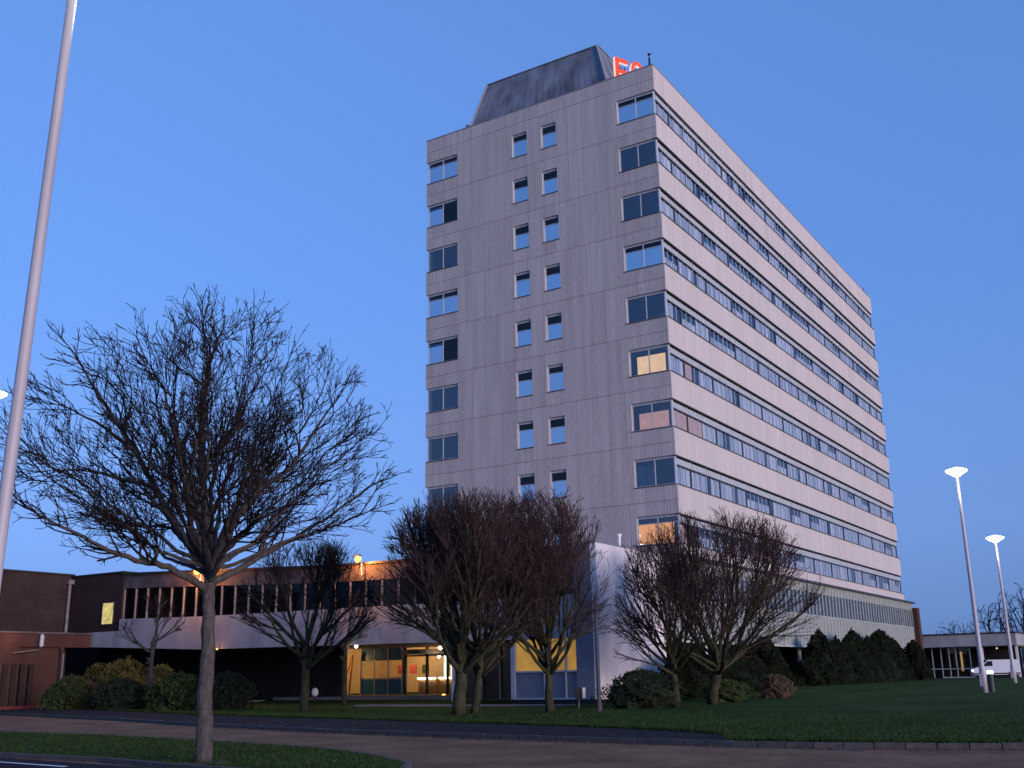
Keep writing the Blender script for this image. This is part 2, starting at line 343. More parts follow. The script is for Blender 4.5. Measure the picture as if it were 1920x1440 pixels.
# grass verge island in the foreground
vtop = [(-40,-27), (-22,-33.2), (-8.8,-37.2), (-3.2,-37.5), (1.3,-38.5), (4.7,-39.3), (8.1,-40.2), (11.0,-41.7), (12.9,-43.1), (13.6,-44.2)]
vbot = [(13.4,-45.0), (12.4,-45.3), (8.5,-44.75), (5.6,-44.1), (1.5,-43.9), (-10,-43), (-40,-40)]
poly = [(x, y) for x, y in vbot[::-1]]+vtop[::-1]
mb = MB(); mb.prism(poly, -.05, .09); tag(mb.build('verge', M['grass']), kind='structure')
mb = MB(); loop = poly+[poly[0]]
for a, b in zip(loop, loop[1:]):
    for q0, q1 in zip(*(lambda s: (s, s[1:]))(resample([a, b], max(2, int(math.dist(a, b)/.9))))):
        dx, dy = q1[0]-q0[0], q1[1]-q0[1]; L = math.hypot(dx, dy); nx, ny = dy/L*.12, -dx/L*.12; g = .012/L
        c0 = (q0[0]+dx*g, q0[1]+dy*g); c1 = (q1[0]-dx*g, q1[1]-dy*g)
        mb.prism([(c0[0]+nx, c0[1]+ny), (c1[0]+nx, c1[1]+ny), c1, c0], -.05, .1)
tag(mb.build('verge_kerb', M['kerb']), kind='structure')
mb = MB(); mb.prism([(-40,-40.3), (-40,-75), (12.2,-75), (12.2,-45.5), (8.5,-44.9), (1.5,-44.05), (-10,-43.15)], .002, .006); tag(mb.build('car_park', M['asphalt']), kind='structure')
mb = MB(); mb.prism([(2.9,-44.9), (3.0,-45.0), (6.0,-45.35), (6.0,-45.22)], .008, .010); tag(mb.build('painted_line', M['white']), kind='structure')
# forecourt and paths by the entrance
mb = MB(); mb.box(-27.2, -10.5, -6.0, -.05, .2, .52); tag(mb.build('forecourt', M['paving']), kind='structure')
mb = MB(); mb.box(-44, -27.3, -8.6, -6.6, .02, .36); mb.box(-14.5, -1.2, -12.6, -11.4, .0, .2); tag(mb.build('path', M['paving']), kind='structure')
mb = MB(); mb.box(-30, 30, 56, 63, .3, .62); tag(mb.build('service_road', M['asphalt']), kind='structure')
# gully in the kerb
g_ = Vector((19.0,-35.98,0)); gr = thing('drain_grate', 'dark iron drain grate set in the road against the kerb', 'drain', g_)
mb = MB(); mb.box(g_.x-.36, g_.x+.36, g_.y-.25, g_.y+.2, .001, .008); mb.build('rim', M['black'], gr)
mb = MB(); [mb.box(g_.x-.32+k*.08, g_.x-.28+k*.08, g_.y-.22, g_.y+.17, .008, .016) for k in range(9)]; mb.build('grille', M['kerb'], gr)

# grass blades (uncountable) on the near lawn and verge
rng = np.random.default_rng(5); mb = MB()
def inside(p, poly):
    c = False; x, y = p
    for i in range(len(poly)):
        x1, y1 = poly[i-1]; x2, y2 = poly[i]
        if (y1 > y) != (y2 > y) and x < (x2-x1)*(y-y1)/(y2-y1)+x1: c = not c
    return c
cnt = 0
pave_in = [(-65,-1.2), (-38.3,-14.8), (-26.1,-19.3), (-14.6,-23.7), (-4.3,-26.5), (2.3,-28.4), (7.6,-29.9), (11.2,-31.2), (13.9,-32.4), (15.3,-33.4), (16.2,-35.6), (60,-35)]
def blade(x, y, z, h, wd):
    t = rng.uniform(0, 6.28); dx, dy = math.cos(t)*wd, math.sin(t)*wd; l = rng.normal(0, h*.5, 2)
    mb.add([(x-dx, y-dy, z), (x+dx, y+dy, z), (x+l[0], y+l[1], z+h)], [(0,1,2)])
for _ in range(26000):
    x, y = rng.uniform(-12, 13.6), rng.uniform(-45.2, -36.5)
    if inside((x, y), poly): blade(x, y, .088, rng.uniform(.03, .09), .012)
for _ in range(42000):
    x = rng.uniform(-20, 30); y = polyl(kerb_pts, x)+.2+abs(rng.normal(0, 8))
    if x < 16.2 and y < polyl(pave_in, x)+.02: continue
    if y < -13: blade(x, y, gh(x, y)+.108, rng.uniform(.03, .08), .014)
for _ in range(9000):                             # ragged edges of the lawn against pavement and kerb
    x = rng.uniform(-30, 30); y = (polyl(pave_in, x) if x < 16.2 else polyl(kerb_pts, x)+.15)+abs(rng.normal(0, .12))
    blade(x, y, gh(x, y)+.108, rng.uniform(.06, .16), .015)
tag(mb.build('grass', M['blade']), 'short dark green grass blades on the lawn and the verge', 'grass', kind='stuff')

mb = MB()
for _ in range(2600):
    if rng.random() < .55: x = rng.uniform(-8, 30); y = polyl(kerb_pts, x)-abs(rng.normal(0, .16))-.02; z = .008
    elif rng.random() < .5: x = rng.uniform(-6, 28); y = polyl(kerb_pts, x)+.2+abs(rng.normal(0, 5)); z = gh(x, y)+(.15 if y > polyl(pave_in, x) or x > 16 else .125)
    else:
        x, y = rng.uniform(-6, 13), rng.uniform(-45, -37); z = .13
        if not inside((x, y), poly): continue
    t = rng.uniform(0, 6.28); s_ = rng.uniform(.025, .06); dx, dy = math.cos(t)*s_, math.sin(t)*s_
    mb.quad((x-dx, y-dy, z), (x+dy*.6, y-dx*.6, z+rng.uniform(0,.02)), (x+dx, y+dy, z+rng.uniform(0,.02)), (x-dy*.6, y+dx*.6, z))
tag(mb.build('leaf_litter', mat('brown_dead_leaves', (.10,.06,.03), .9, .5, 9)), 'small brown dead leaves along the kerb and on the grass', 'leaf litter', kind='stuff')

# ------------------------------------------------------------------ the office tower
W_, L_ = 19.17, 56.86
HEAD = [H1-3.6*i for i in range(9)]; SH = 1.78
tower = thing('office_tower', 'tall nine row office tower with grey panelled end wall and pink ribbon window bands', 'office building', (0,0,0))
TH = .32
def holed_wall(mb, u0, u1, z0, z1, holes, place, inward):
    """flat wall face with rectangular holes and reveals; place(u, z, depth) gives the point"""
    us = sorted({u0, u1, *[h[0] for h in holes], *[h[1] for h in holes]}); zs = sorted({z0, z1, *[h[2] for h in holes], *[h[3] for h in holes]})
    idx = {}
    def vid(u, z, d):
        k = (round(u, 4), round(z, 4), d)
        if k not in idx: idx[k] = len(mb.v); mb.v.append(tuple(map(float, place(u, z, d))))
        return idx[k]
    for a, b in zip(us, us[1:]):
        for c, d in zip(zs, zs[1:]):
            mu, mz = (a+b)/2, (c+d)/2
            if any(h[0] < mu < h[1] and h[2] < mz < h[3] for h in holes): continue
            mb.f.append((vid(a,c,0), vid(b,c,0), vid(b,d,0), vid(a,d,0))); mb.m.append(mb.cm)
    for h in holes:
        c = [(h[0],h[2]), (h[1],h[2]), (h[1],h[3]), (h[0],h[3])]
        for p, q in zip(c, c[1:]+c[:1]):
            mb.f.append((vid(*p,0), vid(*p,inward), vid(*q,inward), vid(*q,0))); mb.m.append(mb.cm)
PZ = 41.62
XL0, XL1 = -W_, -16.32
holes = []
for h in HEAD:
    holes.append((-10.16-1.25, -10.16, h-1.82, h)); holes.append((-8.95, -7.72, h-1.82, h))
mb = MB()                                        # the end wall without its two ends, which are cut by the corner windows
holed_wall(mb, XL1, -2.85, 8.2, PZ, holes, lambda u, z, d: (u, d, z), .28)
ends = [(z1, z0) for z1, z0 in zip([PZ]+[h-SH for h in HEAD], HEAD+[8.2])]
for zt, zb in ends:
    mb.quad((XL0,0,zb), (XL1,0,zb), (XL1,0,zt), (XL0,0,zt)); mb.quad((-2.85,0,zb), (0,0,zb), (0,0,zt), (-2.85,0,zt))
    for xa, xb in ((XL0, XL1), (-2.85, 0)):
        mb.quad((xa,0,zb), (xa,.3,zb), (xb,.3,zb), (xb,0,zb)); mb.quad((xa,0,zt), (xb,0,zt), (xb,.3,zt), (xa,.3,zt))
for h in HEAD:
    mb.quad((XL1,0,h-SH), (XL1,.3,h-SH), (XL1,.3,h), (XL1,0,h)); mb.quad((-2.85,0,h-SH), (-2.85,0,h), (-2.85,.3,h), (-2.85,.3,h-SH))
mb.build('end_wall', M['end'], tower)
for i, (zt, zb) in enumerate(ends):              # spandrels of the long side
    mb = MB(); mb.box(-TH, 0, .002, L_, zb, zt)
    if i: mb.cm = 1; mb.box(.0, .05, .02, L_-.02, zt-.07, zt-.01); mb.box(-.3, .03, .02, L_-.02, zb-.05, zb-.002)
    mb.build('spandrel', [M['long'], M['dframe']], tower)
mb = MB(); mb.box(-W_, -W_+.32, .35, L_, 8.2, PZ); mb.box(-W_+.33, -TH-.01, L_-.32, L_, 8.2, PZ)
mb.build('rear_wall', M['end'], tower)
mb = MB(); mb.box(-W_+1.6, -1.3, 1.5, L_-1.5, 8.3, 40.7); mb.build('core', M['core'], tower)
mb = MB()
for h in HEAD+[H1-3.6*9]: mb.box(-W_+.35, -TH-.02, .32, L_-.35, h+.15, h+.5)
mb.box(-W_+.35, -TH-.02, .32, L_-.35, 40.7, 40.9)
mb.build('floor_slab', M['core'], tower)
mb = MB(); mb.box(-W_+.33, -TH-.01, .33, L_-.33, 40.92, 41.0); mb.build('roof', M['roof'], tower)
mb = MB(); mb.box(-W_-.03, .03, -.03, .34, PZ+.002, PZ+.06); mb.box(-.33, .03, .34, L_, PZ+.002, PZ+.06); mb.box(-W_-.03, -W_+.33, .34, L_, PZ+.002, PZ+.06); mb.build('coping', M['zincedge'], tower)

def window(kind, name='window'):
    pass
def end_window(x0, x1, z0, z1, np, style, top=.42, right_corner=False):
    """window in the end wall; depth .18 behind the wall face"""
    y = .10; f = MB(); t = .06
    f.box(x0, x1, y, y+.08, z0, z0+t); f.box(x0, x1, y, y+.08, z1-.16, z1)
    f.box(x0, x0+t, y, y+.08, z0+t, z1-.16)
    f.box(x1-t, x1, y, y+.08, z0+t, z1-.16)
    for k in range(1, np):
        xm = x0+(x1-x0)*k/np; f.box(xm-t/2, xm+t/2, y, y+.08, z0+t, z1-.16)
    if style in ('roller', 'low', 'orange'): f.box(x0+t, x1-t, y+.01, y+.07, z1-.16-top-.04, z1-.16-top)
    wn = f.build('window', M['frame'], tower)
    zs_ = z1-.16-top-.02 if style in ('roller', 'half') else z1-.1; xe = (x0+x1)/2 if style == 'half' else x1-.03
    p = MB(); p.quad((x0+.03, y+.04, z0+.03), (xe, y+.04, z0+.03), (xe, y+.04, zs_), (x0+.03, y+.04, zs_)); p.build('pane', M['film'] if style in ('roller', 'half') else M['glass'], wn)
    if style in ('roller', 'half'):
        p = MB(); p.quad((x0+.03, y+.04, zs_), (x1-.03, y+.04, zs_), (x1-.03, y+.04, z1-.1), (x0+.03, y+.04, z1-.1))
        if style == 'half': p.quad((xe, y+.04, z0+.03), (x1-.03, y+.04, z0+.03), (x1-.03, y+.04, zs_), (xe, y+.04, zs_))
        p.build('upper_pane', M['glassdark'], wn)
    s = MB(); s.box(x0-.05, x1+.05, -.04, .10, z0-.05, z0); s.build('sill', M['dframe'], wn)
    if style == 'roller' or style == 'low':
        b = MB(); b.box(x0+.05, x1-.05, y+.06, y+.08, z0+.02, z1-.16-top); b.build('blind', M['roller'], wn)
    elif style == 'half':
        b = MB(); b.box(x0+.05, (x0+x1)/2, y+.06, y+.08, z0+.02, z1-.3); b.build('blind', M['roller'], wn)
    elif style == 'orange':
        b = MB(); b.box(x0+.05, x1-.35, y+.09, y+.11, z0+.02, z1-.16-top); tag(b.build('blind', M['warmblind'], wn), 'lit orange blind')
    elif style == 'room':
        b = MB(); b.box(x0+.3, x1-.45, y+.5, y+.52, z0+.15, z1-.4); tag(b.build('blind', M['warmroom'], wn), 'warm lit room')
    elif style == 'pink':
        b = MB(); b.box(x0+.3, x1-.4, y+.4, y+.42, z0+.02, z1-.6); tag(b.build('blind', M['pinkblind'], wn), 'dim pinkish lit blind')
    elif style == 'pale':
        b = MB(); b.box(x0+.05, (x0+x1)/2-.1, y+.06, y+.08, z0+.02, z1-.45); b.build('blind', M['blind'], wn)
    if style == 'low':
        pass
    return wn
right = ['roller', 'dark', 'dark', 'roller', 'dark', 'room', 'pink', 'pale', 'orange']
left = ['roller', 'half', 'dark', 'roller', 'half', 'dark', 'dark', 'dark', 'dark']
rnd = random.Random(3)
for i, h in enumerate(HEAD):
    end_window(XL0+.1, XL1, h-SH, h, 2, left[i], .3)
    end_window(-2.85, -.12, h-SH, h, 2, right[i], .3)
    for k, (a, b) in enumerate(((-11.41, -10.16), (-8.95, -7.72))):
        wn = end_window(a, b, h-1.82, h, 1, 'roller', .52 if (i+k) % 3 else .38)
        if (k, i) in ((1, 0), (1, 3), (1, 4)):
            z = h-1.0 if i != 4 else h-1.5
            q = MB(); q.lathe([(.02,-.09), (.09,-.03), (.09,.03), (.02,.09)], (b-.22 if i != 4 else a+.4, .31, z), 10); tag(q.build('ceiling_lamp', M['whitebulb'], wn), 'small bright lamp behind the glass')
# ribbon windows of the long side
NU = 23; U = (L_-.5)/NU
stuff = MB(); sglass = MB(); sblind = MB()
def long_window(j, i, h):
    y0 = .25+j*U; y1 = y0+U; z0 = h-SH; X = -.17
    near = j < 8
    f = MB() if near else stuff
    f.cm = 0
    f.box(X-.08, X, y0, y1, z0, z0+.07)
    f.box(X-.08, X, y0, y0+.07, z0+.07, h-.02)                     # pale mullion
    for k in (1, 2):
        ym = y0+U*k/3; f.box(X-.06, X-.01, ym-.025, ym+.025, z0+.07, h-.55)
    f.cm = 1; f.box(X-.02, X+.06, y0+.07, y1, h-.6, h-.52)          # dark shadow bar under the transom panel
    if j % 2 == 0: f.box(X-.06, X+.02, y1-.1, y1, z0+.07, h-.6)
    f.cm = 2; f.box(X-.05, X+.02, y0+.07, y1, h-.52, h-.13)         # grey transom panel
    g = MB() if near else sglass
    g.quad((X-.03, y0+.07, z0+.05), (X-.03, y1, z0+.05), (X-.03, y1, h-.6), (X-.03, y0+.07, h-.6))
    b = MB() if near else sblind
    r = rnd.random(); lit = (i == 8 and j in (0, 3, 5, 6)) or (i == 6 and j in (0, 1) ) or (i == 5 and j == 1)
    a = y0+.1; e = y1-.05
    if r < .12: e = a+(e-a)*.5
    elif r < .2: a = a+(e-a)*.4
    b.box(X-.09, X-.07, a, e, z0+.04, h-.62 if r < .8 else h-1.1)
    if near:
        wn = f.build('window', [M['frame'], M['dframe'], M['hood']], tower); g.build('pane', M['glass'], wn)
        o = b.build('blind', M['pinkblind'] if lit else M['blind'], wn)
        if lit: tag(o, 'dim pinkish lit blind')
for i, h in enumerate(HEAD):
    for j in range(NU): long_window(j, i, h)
wb = tag(stuff.build('window_band', [M['frame'], M['dframe'], M['hood']], tower), kind='stuff')
sglass.build('pane', M['glass'], wb); sblind.build('blind', M['blind'], wb)
for h in HEAD: mb = MB(); mb.box(-.26, -.1, .16, .3, h-SH, h); mb.build('corner_post', M['frame'], tower)

# plant room on the roof
pr_ = thing('rooftop_plant_room', 'dark zinc clad plant room with sloping sides on the tower roof', 'plant room', (-10.8, 12, 41.0))
b0 = [(-17.6,2.3), (-4.2,2.3), (-4.2,26), (-17.6,26)]; t0 = [(-16.75,5), (-6.6,5), (-6.6,24), (-16.75,24)]
mb = MB(); mb.hexa([(x,y,41.01) for x,y in b0]+[(x,y,48.2) for x,y in t0]); mb.build('cladding', M['zinc'], pr_)
mb = MB(); mb.box(-16.79,-6.56,4.94,24.05,48.2,48.28); mb.build('roof_edge', M['zinc'], pr_)
mb = MB(); mb.tube([(-4.28,2.25,41.4), (-6.65,4.93,48.15)], .14, 6); mb.tube([(-17.5,2.25,41.4), (-16.8,4.93,48.15)], .08, 6); mb.build('corner_flashing', M['zincedge'], pr_)
mb = MB()
for k in range(1, 22):
    t = k/22; mb.tube([(-17.6+13.4*t, 2.28, 41.1), (-16.75+10.15*t, 4.98, 48.1)], .013, 4)
mb.build('standing_seam', M['zinc'], pr_)
mb = MB(); mb.box(-17.75,-17.35,3,3.5,41.0,43.7); mb.lathe([(.16,0),(.16,.3),(.05,.4)], (-17.55,3.25,43.7), 10); mb.build('vent_box', M['zinc'], pr_)

# red rooftop letters
SGA, SGD = Vector((-3.45, 1.2, 0)), Vector((math.cos(R(65)), math.sin(R(65)), 0)); SGN = Vector((SGD.y, -SGD.x, 0))
sg = thing('rooftop_sign', 'glowing red rooftop letters with white edges beside the plant room', 'sign', (SGA.x, SGA.y, 41.0))
def letter(ch, off, z, size, w_):
    cu = bpy.data.curves.new('letter', 'FONT'); cu.body = ch; cu.size = size; cu.extrude = .11; cu.offset = .03
    to = bpy.data.objects.new('tmp', cu); S.collection.objects.link(to); dg = bpy.context.evaluated_depsgraph_get()
    me = bpy.data.meshes.new_from_object(to.evaluated_get(dg)); bpy.data.objects.remove(to)
    me.name = 'letter'; me.materials.clear(); me.materials.append(M['signred']); me.materials.append(M['signwhite'])
    vx = [v.co.x for v in me.vertices]; sx = w_/(max(vx)-min(vx)); x0 = min(vx)
    for p in me.polygons: p.material_index = 0 if abs(p.normal.z) > .7 else 1
    for v in me.vertices: c = v.co.copy(); v.co = SGD*((c.x-x0)*sx)+SGN*c.z+Vector((0,0,c.y))
    me.update()
    o = bpy.data.objects.new('letter', me); S.collection.objects.link(o); o.parent = sg; o.location = SGA+SGD*off+Vector((0,0,z))-sg.location
letter('E', 0, 42.0, 3.0, 1.25); letter('o', 1.45, 42.75, 3.3, 1.15)
mb = MB()
for t_ in (.15, 1.05, 1.7, 2.5):
    q0 = SGA+SGD*t_-SGN*.17; mb.tube([q0+Vector((0,0,41)), q0+Vector((0,0,43.6))], .05, 6); mb.tube([q0+Vector((0,0,43.2)), q0-SGN*.7+Vector((0,0,41.05))], .035, 6)
mb.tube([SGA-SGN*.17+Vector((0,0,42.1)), SGA+SGD*2.7-SGN*.17+Vector((0,0,42.1))], .05, 6); mb.build('frame', M['black'], sg)
ma = thing('weather_mast', 'short dark weather mast at the near corner of the tower roof', 'mast', (-.35,.3,PZ))
mb = MB(); mb.lathe([(.13,0), (.11,.25), (.075,.3), (.07,.8), (.03,.82), (.03,1.0)], (-.35,.3,PZ), 12); mb.build('pole', M['black'], ma)
mb = MB(); mb.lathe([(.03,.98), (.11,1.04), (.11,1.1), (.03,1.18)], (-.35,.3,PZ), 12); mb.tube([(-.35,.3,PZ+1.05), (-.1,.3,PZ+1.1)], .02, 6); mb.build('anemometer', M['black'], ma)
rv = thing('roof_aerial', 'tiny dark aerial box on the far end of the tower parapet', 'aerial', (-.4,56,PZ))
mb = MB(); mb.box(-.6,-.2,55.7,56.3,PZ+.06,PZ+.5); mb.tube([(-.4,56,PZ+.5), (-.4,56,PZ+1.1)], .04, 6); mb.build('aerial_box', M['dframe'], rv)

# ------------------------------------------------------------------ podium (two storeys) round the tower foot
pod = thing('podium', 'pale two storey podium wrapping the foot of the tower with slatted side', 'building', (0,-11,0))
PT = 8.16
mb = MB(); mb.box(-.3, .02, -11, -3.2, .42, PT); mb.build('side_wall', M['podwall'], pod)
mb = MB(); mb.box(-1.3, -.3, -11.02, -10.7, .42, PT); mb.build('corner_pier', M['podblue'], pod)
mb = MB(); mb.box(-5.2, -.02, -10.9, -3.2, .05, .41); mb.build('plinth', M['black'], pod)
mb = MB(); mb.box(-38, -.02, -10.6, -.02, PT-.35, PT-.05); mb.build('roof', M['roof'], pod)
mb = MB(); mb.box(-.32, .05, -11.04, -3.2, PT, PT+.08); mb.build('coping', M['zincedge'], pod)
# slatted upper floor along the tower's long side
X = .55
mb = MB(); mb.box(-2.5, X-.12, -3.18, 57.4, 3.42, 5.75); mb.box(-.5, X-.12, -3.18, 57.4, 7.45, PT); mb.build('cladding', M['slatback'], pod)
mb = MB(); mb.box(-.9, X-.2, -3.1, 57.3, 5.76, 7.44); mb.build('window_lining', blind_mat('podium_blind', (.03,.035,.05), (.28,.30,.36), .6), pod)
mb = MB(); mb.quad((X-.13,-3.18,5.75), (X-.13,57.4,5.75), (X-.13,57.4,7.45), (X-.13,-3.18,7.45)); mb.build('pane', M['glassd'], pod)
mb = MB(); mb.box(.02, X+.12, -3.2, 58.6, PT+.002, PT+.16); mb.build('roof_edge', M['dframe'], pod)
mb = MB(); mb.box(-2.4, X+.04, -3.2, 57.4, 3.28, 3.41); mb.box(.0, X-.1, -3.18, 57.4, 5.70,5.76); mb.build('edge_beam', M['slat'], pod)
mb = MB(); mb.box(-2.5, -.01, .05, 57.2, PT-.02, PT+.14); mb.build('flashing', M['dframe'], pod)
for k in range(67):
    y = -3.0+k*.915; mb = MB(); mb.box(X-.119, X-.05, y, y+.09, 3.43, PT-.01); mb.build('fin', M['slat'], pod)
for y in (-2.6, 3.5, 9.6, 15.7, 21.8, 28.1, 34.4, 40.7, 47, 53.3):
    mb = MB(); mb.lathe([(.17,0), (.17,3.27)], (-.35,y,.01), 14); mb.build('column', M['white'], pod, smooth=False)
mb = MB(); mb.box(-3.6, -3.4, -3.1, 57, .4, 3.42); mb.build('ground_floor_glazing', M['darkpanel'], pod)
wl = MB(); wl.box(-3.38,-3.3,-3.0,-1.2,1.7,3.2); tag(wl.build('window', M['warmblind'], pod), 'orange lit window behind the bare trees')
mb = MB(); mb.box(-.9,-.62,-3.1,-2.6,1.75,3.2); tag(mb.build('lit_panel', emis('warm_light_panel', (1,.35,.16), .55, .4, 1.2), pod), 'orange lit side window')
mb = MB(); mb.box(-6.5, 1.0, 57.45, 58.6, .4, 7.7); mb.build('brick_end', M['brickm'], pod)

# south facade of the podium : from the corner pier westwards
FB = [(-46,4.2), (-40,4.05), (-28.5,3.58), (-20,3.54), (-10.7,3.47), (-1.3,3.42)]
FT = [(-46,6.0), (-38,5.85), (-28.7,5.66), (-20.4,5.63), (-14,5.6), (-1.3,5.6)]
RL = [(-46,9.25), (-42.7,9.12), (-37.3,8.98), (-33.6,8.84), (-18.4,8.25), (-13.8,8.17), (-1.3,8.16)]
def I(t, x): return polyl(t, x)
wing = thing('entrance_wing', 'dark two storey wing with grey concrete band and bare framed upper windows', 'building', (-20,-11,0))
def band(mb, xs, y0, y1, lo, hi):
    for a, b in zip(xs, xs[1:]):
        la, lb, ha, hb = lo(a), lo(b), hi(a), hi(b)
        mb.hexa([(a,y0,la),(b,y0,lb),(b,y1,lb),(a,y1,la),(a,y0,ha),(b,y0,hb),(b,y1,hb),(a,y1,ha)])
xsf = [-40.1,-36.9,-32,-28.6,-20,-10.7,-1.3]
mb = MB(); band(mb, xsf[:2], -11.12, -10.6, lambda x: I(FB,x), lambda x: 5.03); band(mb, xsf[1:], -11.12, -10.6, lambda x: I(FB,x), lambda x: I(FT,x)); mb.build('concrete_band', M['fascia'], wing)
xsu = list(np.linspace(-36.9, -1.35, 30))
mb = MB(); band(mb, xsu, -10.95, -10.7, lambda x: I(RL,x)-1.05, lambda x: I(RL,x)-.12); mb.build('frieze', M['frieze'], wing)
mb = MB(); band(mb, xsu, -11.15, -10.4, lambda x: I(RL,x)-.12, lambda x: I(RL,x)); mb.build('roof_edge', M['black'], wing)
mb = MB(); band(mb, xsu, -10.72, -10.5, lambda x: I(FT,x), lambda x: I(RL,x)-1.05); mb.build('window_backing', M['darkpanel'], wing)
mb = MB()
for a, b in zip(xsu, xsu[1:]): mb.quad((a,-10.8,I(FT,a)), (b,-10.8,I(FT,b)), (b,-10.8,I(RL,b)-1.05), (a,-10.8,I(RL,a)-1.05))
mb.build('pane', M['wingglass'], wing)
x = -36.85; k = 0
while x < -1.5:
    mb = MB(); mb.box(x-.03, x+.03, -10.94, -10.81, I(FT,x)+.002, I(RL,x)-1.052); mb.build('mullion', M['wingframe'], wing); x += 1.2; k += 1
for xx, wdt in ((-15.9, 1.0), (-8.5, 1.0)):
    mb = MB(); mb.box(xx, xx+.9, -10.49, -10.47, 6.0, 6.9); mb.build('ceiling_panel', M['core'], wing)
mb = MB(); band(mb, [-46,-40,-28.5,-20,-10.7,-5.3], -10.58, -.12, lambda x: I(FB,x)+.06, lambda x: I(FB,x)+.2); mb.build('soffit', M['soffit'], wing)
GX = float(at_y(643,1300,-5.5)[0]); RX = float(at_y(872,1300,-6.2)[0])
mb = MB(); mb.box(-62, GX, -5.8, -5.5, .1, 4.9); mb.build('ground_floor_wall', M['darkpanel'], wing)
mb = MB(); mb.box(GX-.25, GX-.01, -5.49, -5.2, .1, 3.7); mb.build('return_wall', M['brickd'], wing)
# lit ground floor room next to the corner pier
mb = MB(); mb.box(-5.25,-5.0,-11.0,-10.75,.42,3.4); mb.box(-5.0,-1.31,-11.0,-10.8,1.76,1.84); mb.box(-5.0,-1.31,-11.0,-10.8,.42,.5)
for xx in (-3.25,-3.0,-2.0): mb.box(xx,xx+.07,-11.0,-10.8,.5,3.4)
mb.build('lit_window_frame', M['frame'], wing)
mb = MB(); mb.box(-5.0,-1.31,-10.9,-10.82,.5,1.76); mb.build('blue_grey_panel', M['podblue'], wing)
mb = MB(); mb.box(-5.0,-1.31,-10.79,-10.74,1.84,3.42); mb.build('lit_room_wall', emis('yellow_lit_room', (1,.55,.14), .30, .6, .9), wing)
# entrance : dark glazed recess, lobby with interior
mb = MB(); mb.box(RX,-5.3,-6.2,-6.1,.3,3.7); mb.build('recess_glazing', mat('dim_brown_interior', (.05,.03,.018), .3, .5, 1.2), wing)
for xx in (RX,RX+1.25,RX+2.5,RX+3.75,RX+5.0):
    mb = MB(); mb.box(xx,xx+.06,-6.32,-6.21,.35,3.52); mb.build('mullion', M['frame'], wing)
mb = MB(); mb.box(-14.4,-5.3,-6.5,-6.0,.25,.34); mb.build('threshold', M['paving'], wing)
for xx in (-24.7,-23.5,-22.3,-21.05):
    mb = MB(); mb.box(xx,xx+.09,-.1,.0,.52,3.9); mb.build('door_frame', M['frame'], wing)
for a in (-24.6,-23.4,-22.2):
    mb = MB(); mb.box(a,a+1.08,-.06,.0,.55,1.55); mb.build('blue_panel', M['blueglaze'], wing)
    mb = MB(); mb.box(a,a+1.08,-.06,.0,2.8,3.9); mb.build('blue_panel', M['blueglaze'], wing)
mb = MB(); mb.box(-24.7,-21.0,-.09,.02,1.56,1.66); mb.build('rail', M['frame'], wing)
mb = MB(); mb.box(-27.3,-15.2,5.0,5.1,.5,4.2); mb.box(-15.3,-15.2,0,5,.5,4.2); mb.box(-27.3,-27.2,.1,5,.5,4.2); mb.build('lobby_wall', M['plaster'], wing)
mb = MB(); mb.box(-27.3,-15.2,.1,5.1,.42,.5); mb.build('lobby_floor', M['timber'], wing)
mb = MB(); mb.box(-27.3,-15.2,-.1,5.1,4.2,4.3); mb.build('lobby_ceiling', M['plaster'], wing)
mb = MB(); mb.box(-20.9,-20.7,-.1,.05,.52,4.19); mb.box(-19.0,-18.85,-.1,.05,.52,4.19); mb.box(-17.3,-17.15,-.1,.05,.52,4.19); mb.box(-20.7,-17.3,-.1,.03,3.0,3.1); mb.build('door_post', M['black'], wing)
mb = MB(); mb.lathe([(2.0,0),(2.0,.28)], (-19,.6,3.15), 28); mb.build('curved_canopy', M['podblue'], wing)
mb = MB(); mb.box(-20.6,-19.1,1.2,1.7,.5,1.5); mb.box(-18.8,-17.4,1.2,1.7,.5,1.5); mb.build('reception_desk', M['timber'], wing)
mb = MB(); mb.box(-20.6,-19.1,1.1,1.18,1.52,1.6); mb.box(-18.8,-17.4,1.1,1.18,1.52,1.6); mb.build('desk_light_strip', M['whitebulb'], wing)
mb = MB(); mb.box(-20.3,-20.1,3.8,3.9,1.6,3.1); mb.box(-19.7,-19.6,3.8,3.9,1.6,3.1); mb.build('light_tube', emis('cool_tube', (.75,1,.85), 2.2), wing)
for a, c in ((-24.0,(.35,.05,.03)), (-22.9,(.5,.1,.1)), (-21.8,(.1,.12,.03))):
    mb = MB(); mb.box(a,a+.55,3.2,3.3,1.9,2.5); mb.build('picture', mat('framed_picture', c, .6), wing)
for a, b in ((-26.9,-25.6), (-26.2,-25.0), (-25.3,-25.0)):
    mb = MB(); mb.tube([(a,-.6,.52), (b,-.6,3.2)], .07, 6); mb.build('timber_strut', M['timber'], wing)
for xx in (float(at_y(851,1290,-8.2)[0]),):
    mb = MB(); mb.lathe([(.13,-.3),(.13,3.06)], (xx,-8.2,.5), 14); mb.build('column', M['white'], wing)
warm = (1,.60,.27)
lamp('lobby_light', (-22.8,2.2,3.9), 150, warm, .3, parent=wing); lamp('lobby_light', (-18.4,2.4,3.9), 130, warm, .3, parent=wing)
lamp('porch_light', (-25.9,-1.4,2.9), 110, (1,.5,.18), .1, parent=wing)
lamp('porch_light', (-17.4,-1.2,2.9), 25, (1,.55,.25), .1, parent=wing)
lamp('room_light', (-3.2,-10.2,2.9), 12, (1,.62,.2), .2, parent=wing)
mb = MB(); mb.lathe([(.02,-.12),(.12,-.05),(.12,.05),(.02,.1)], tuple(at_y(832,1304,-3)), 12); mb.build('floor_lamp', emis('orange_floor_lamp', (1,.4,.1), 4), wing)

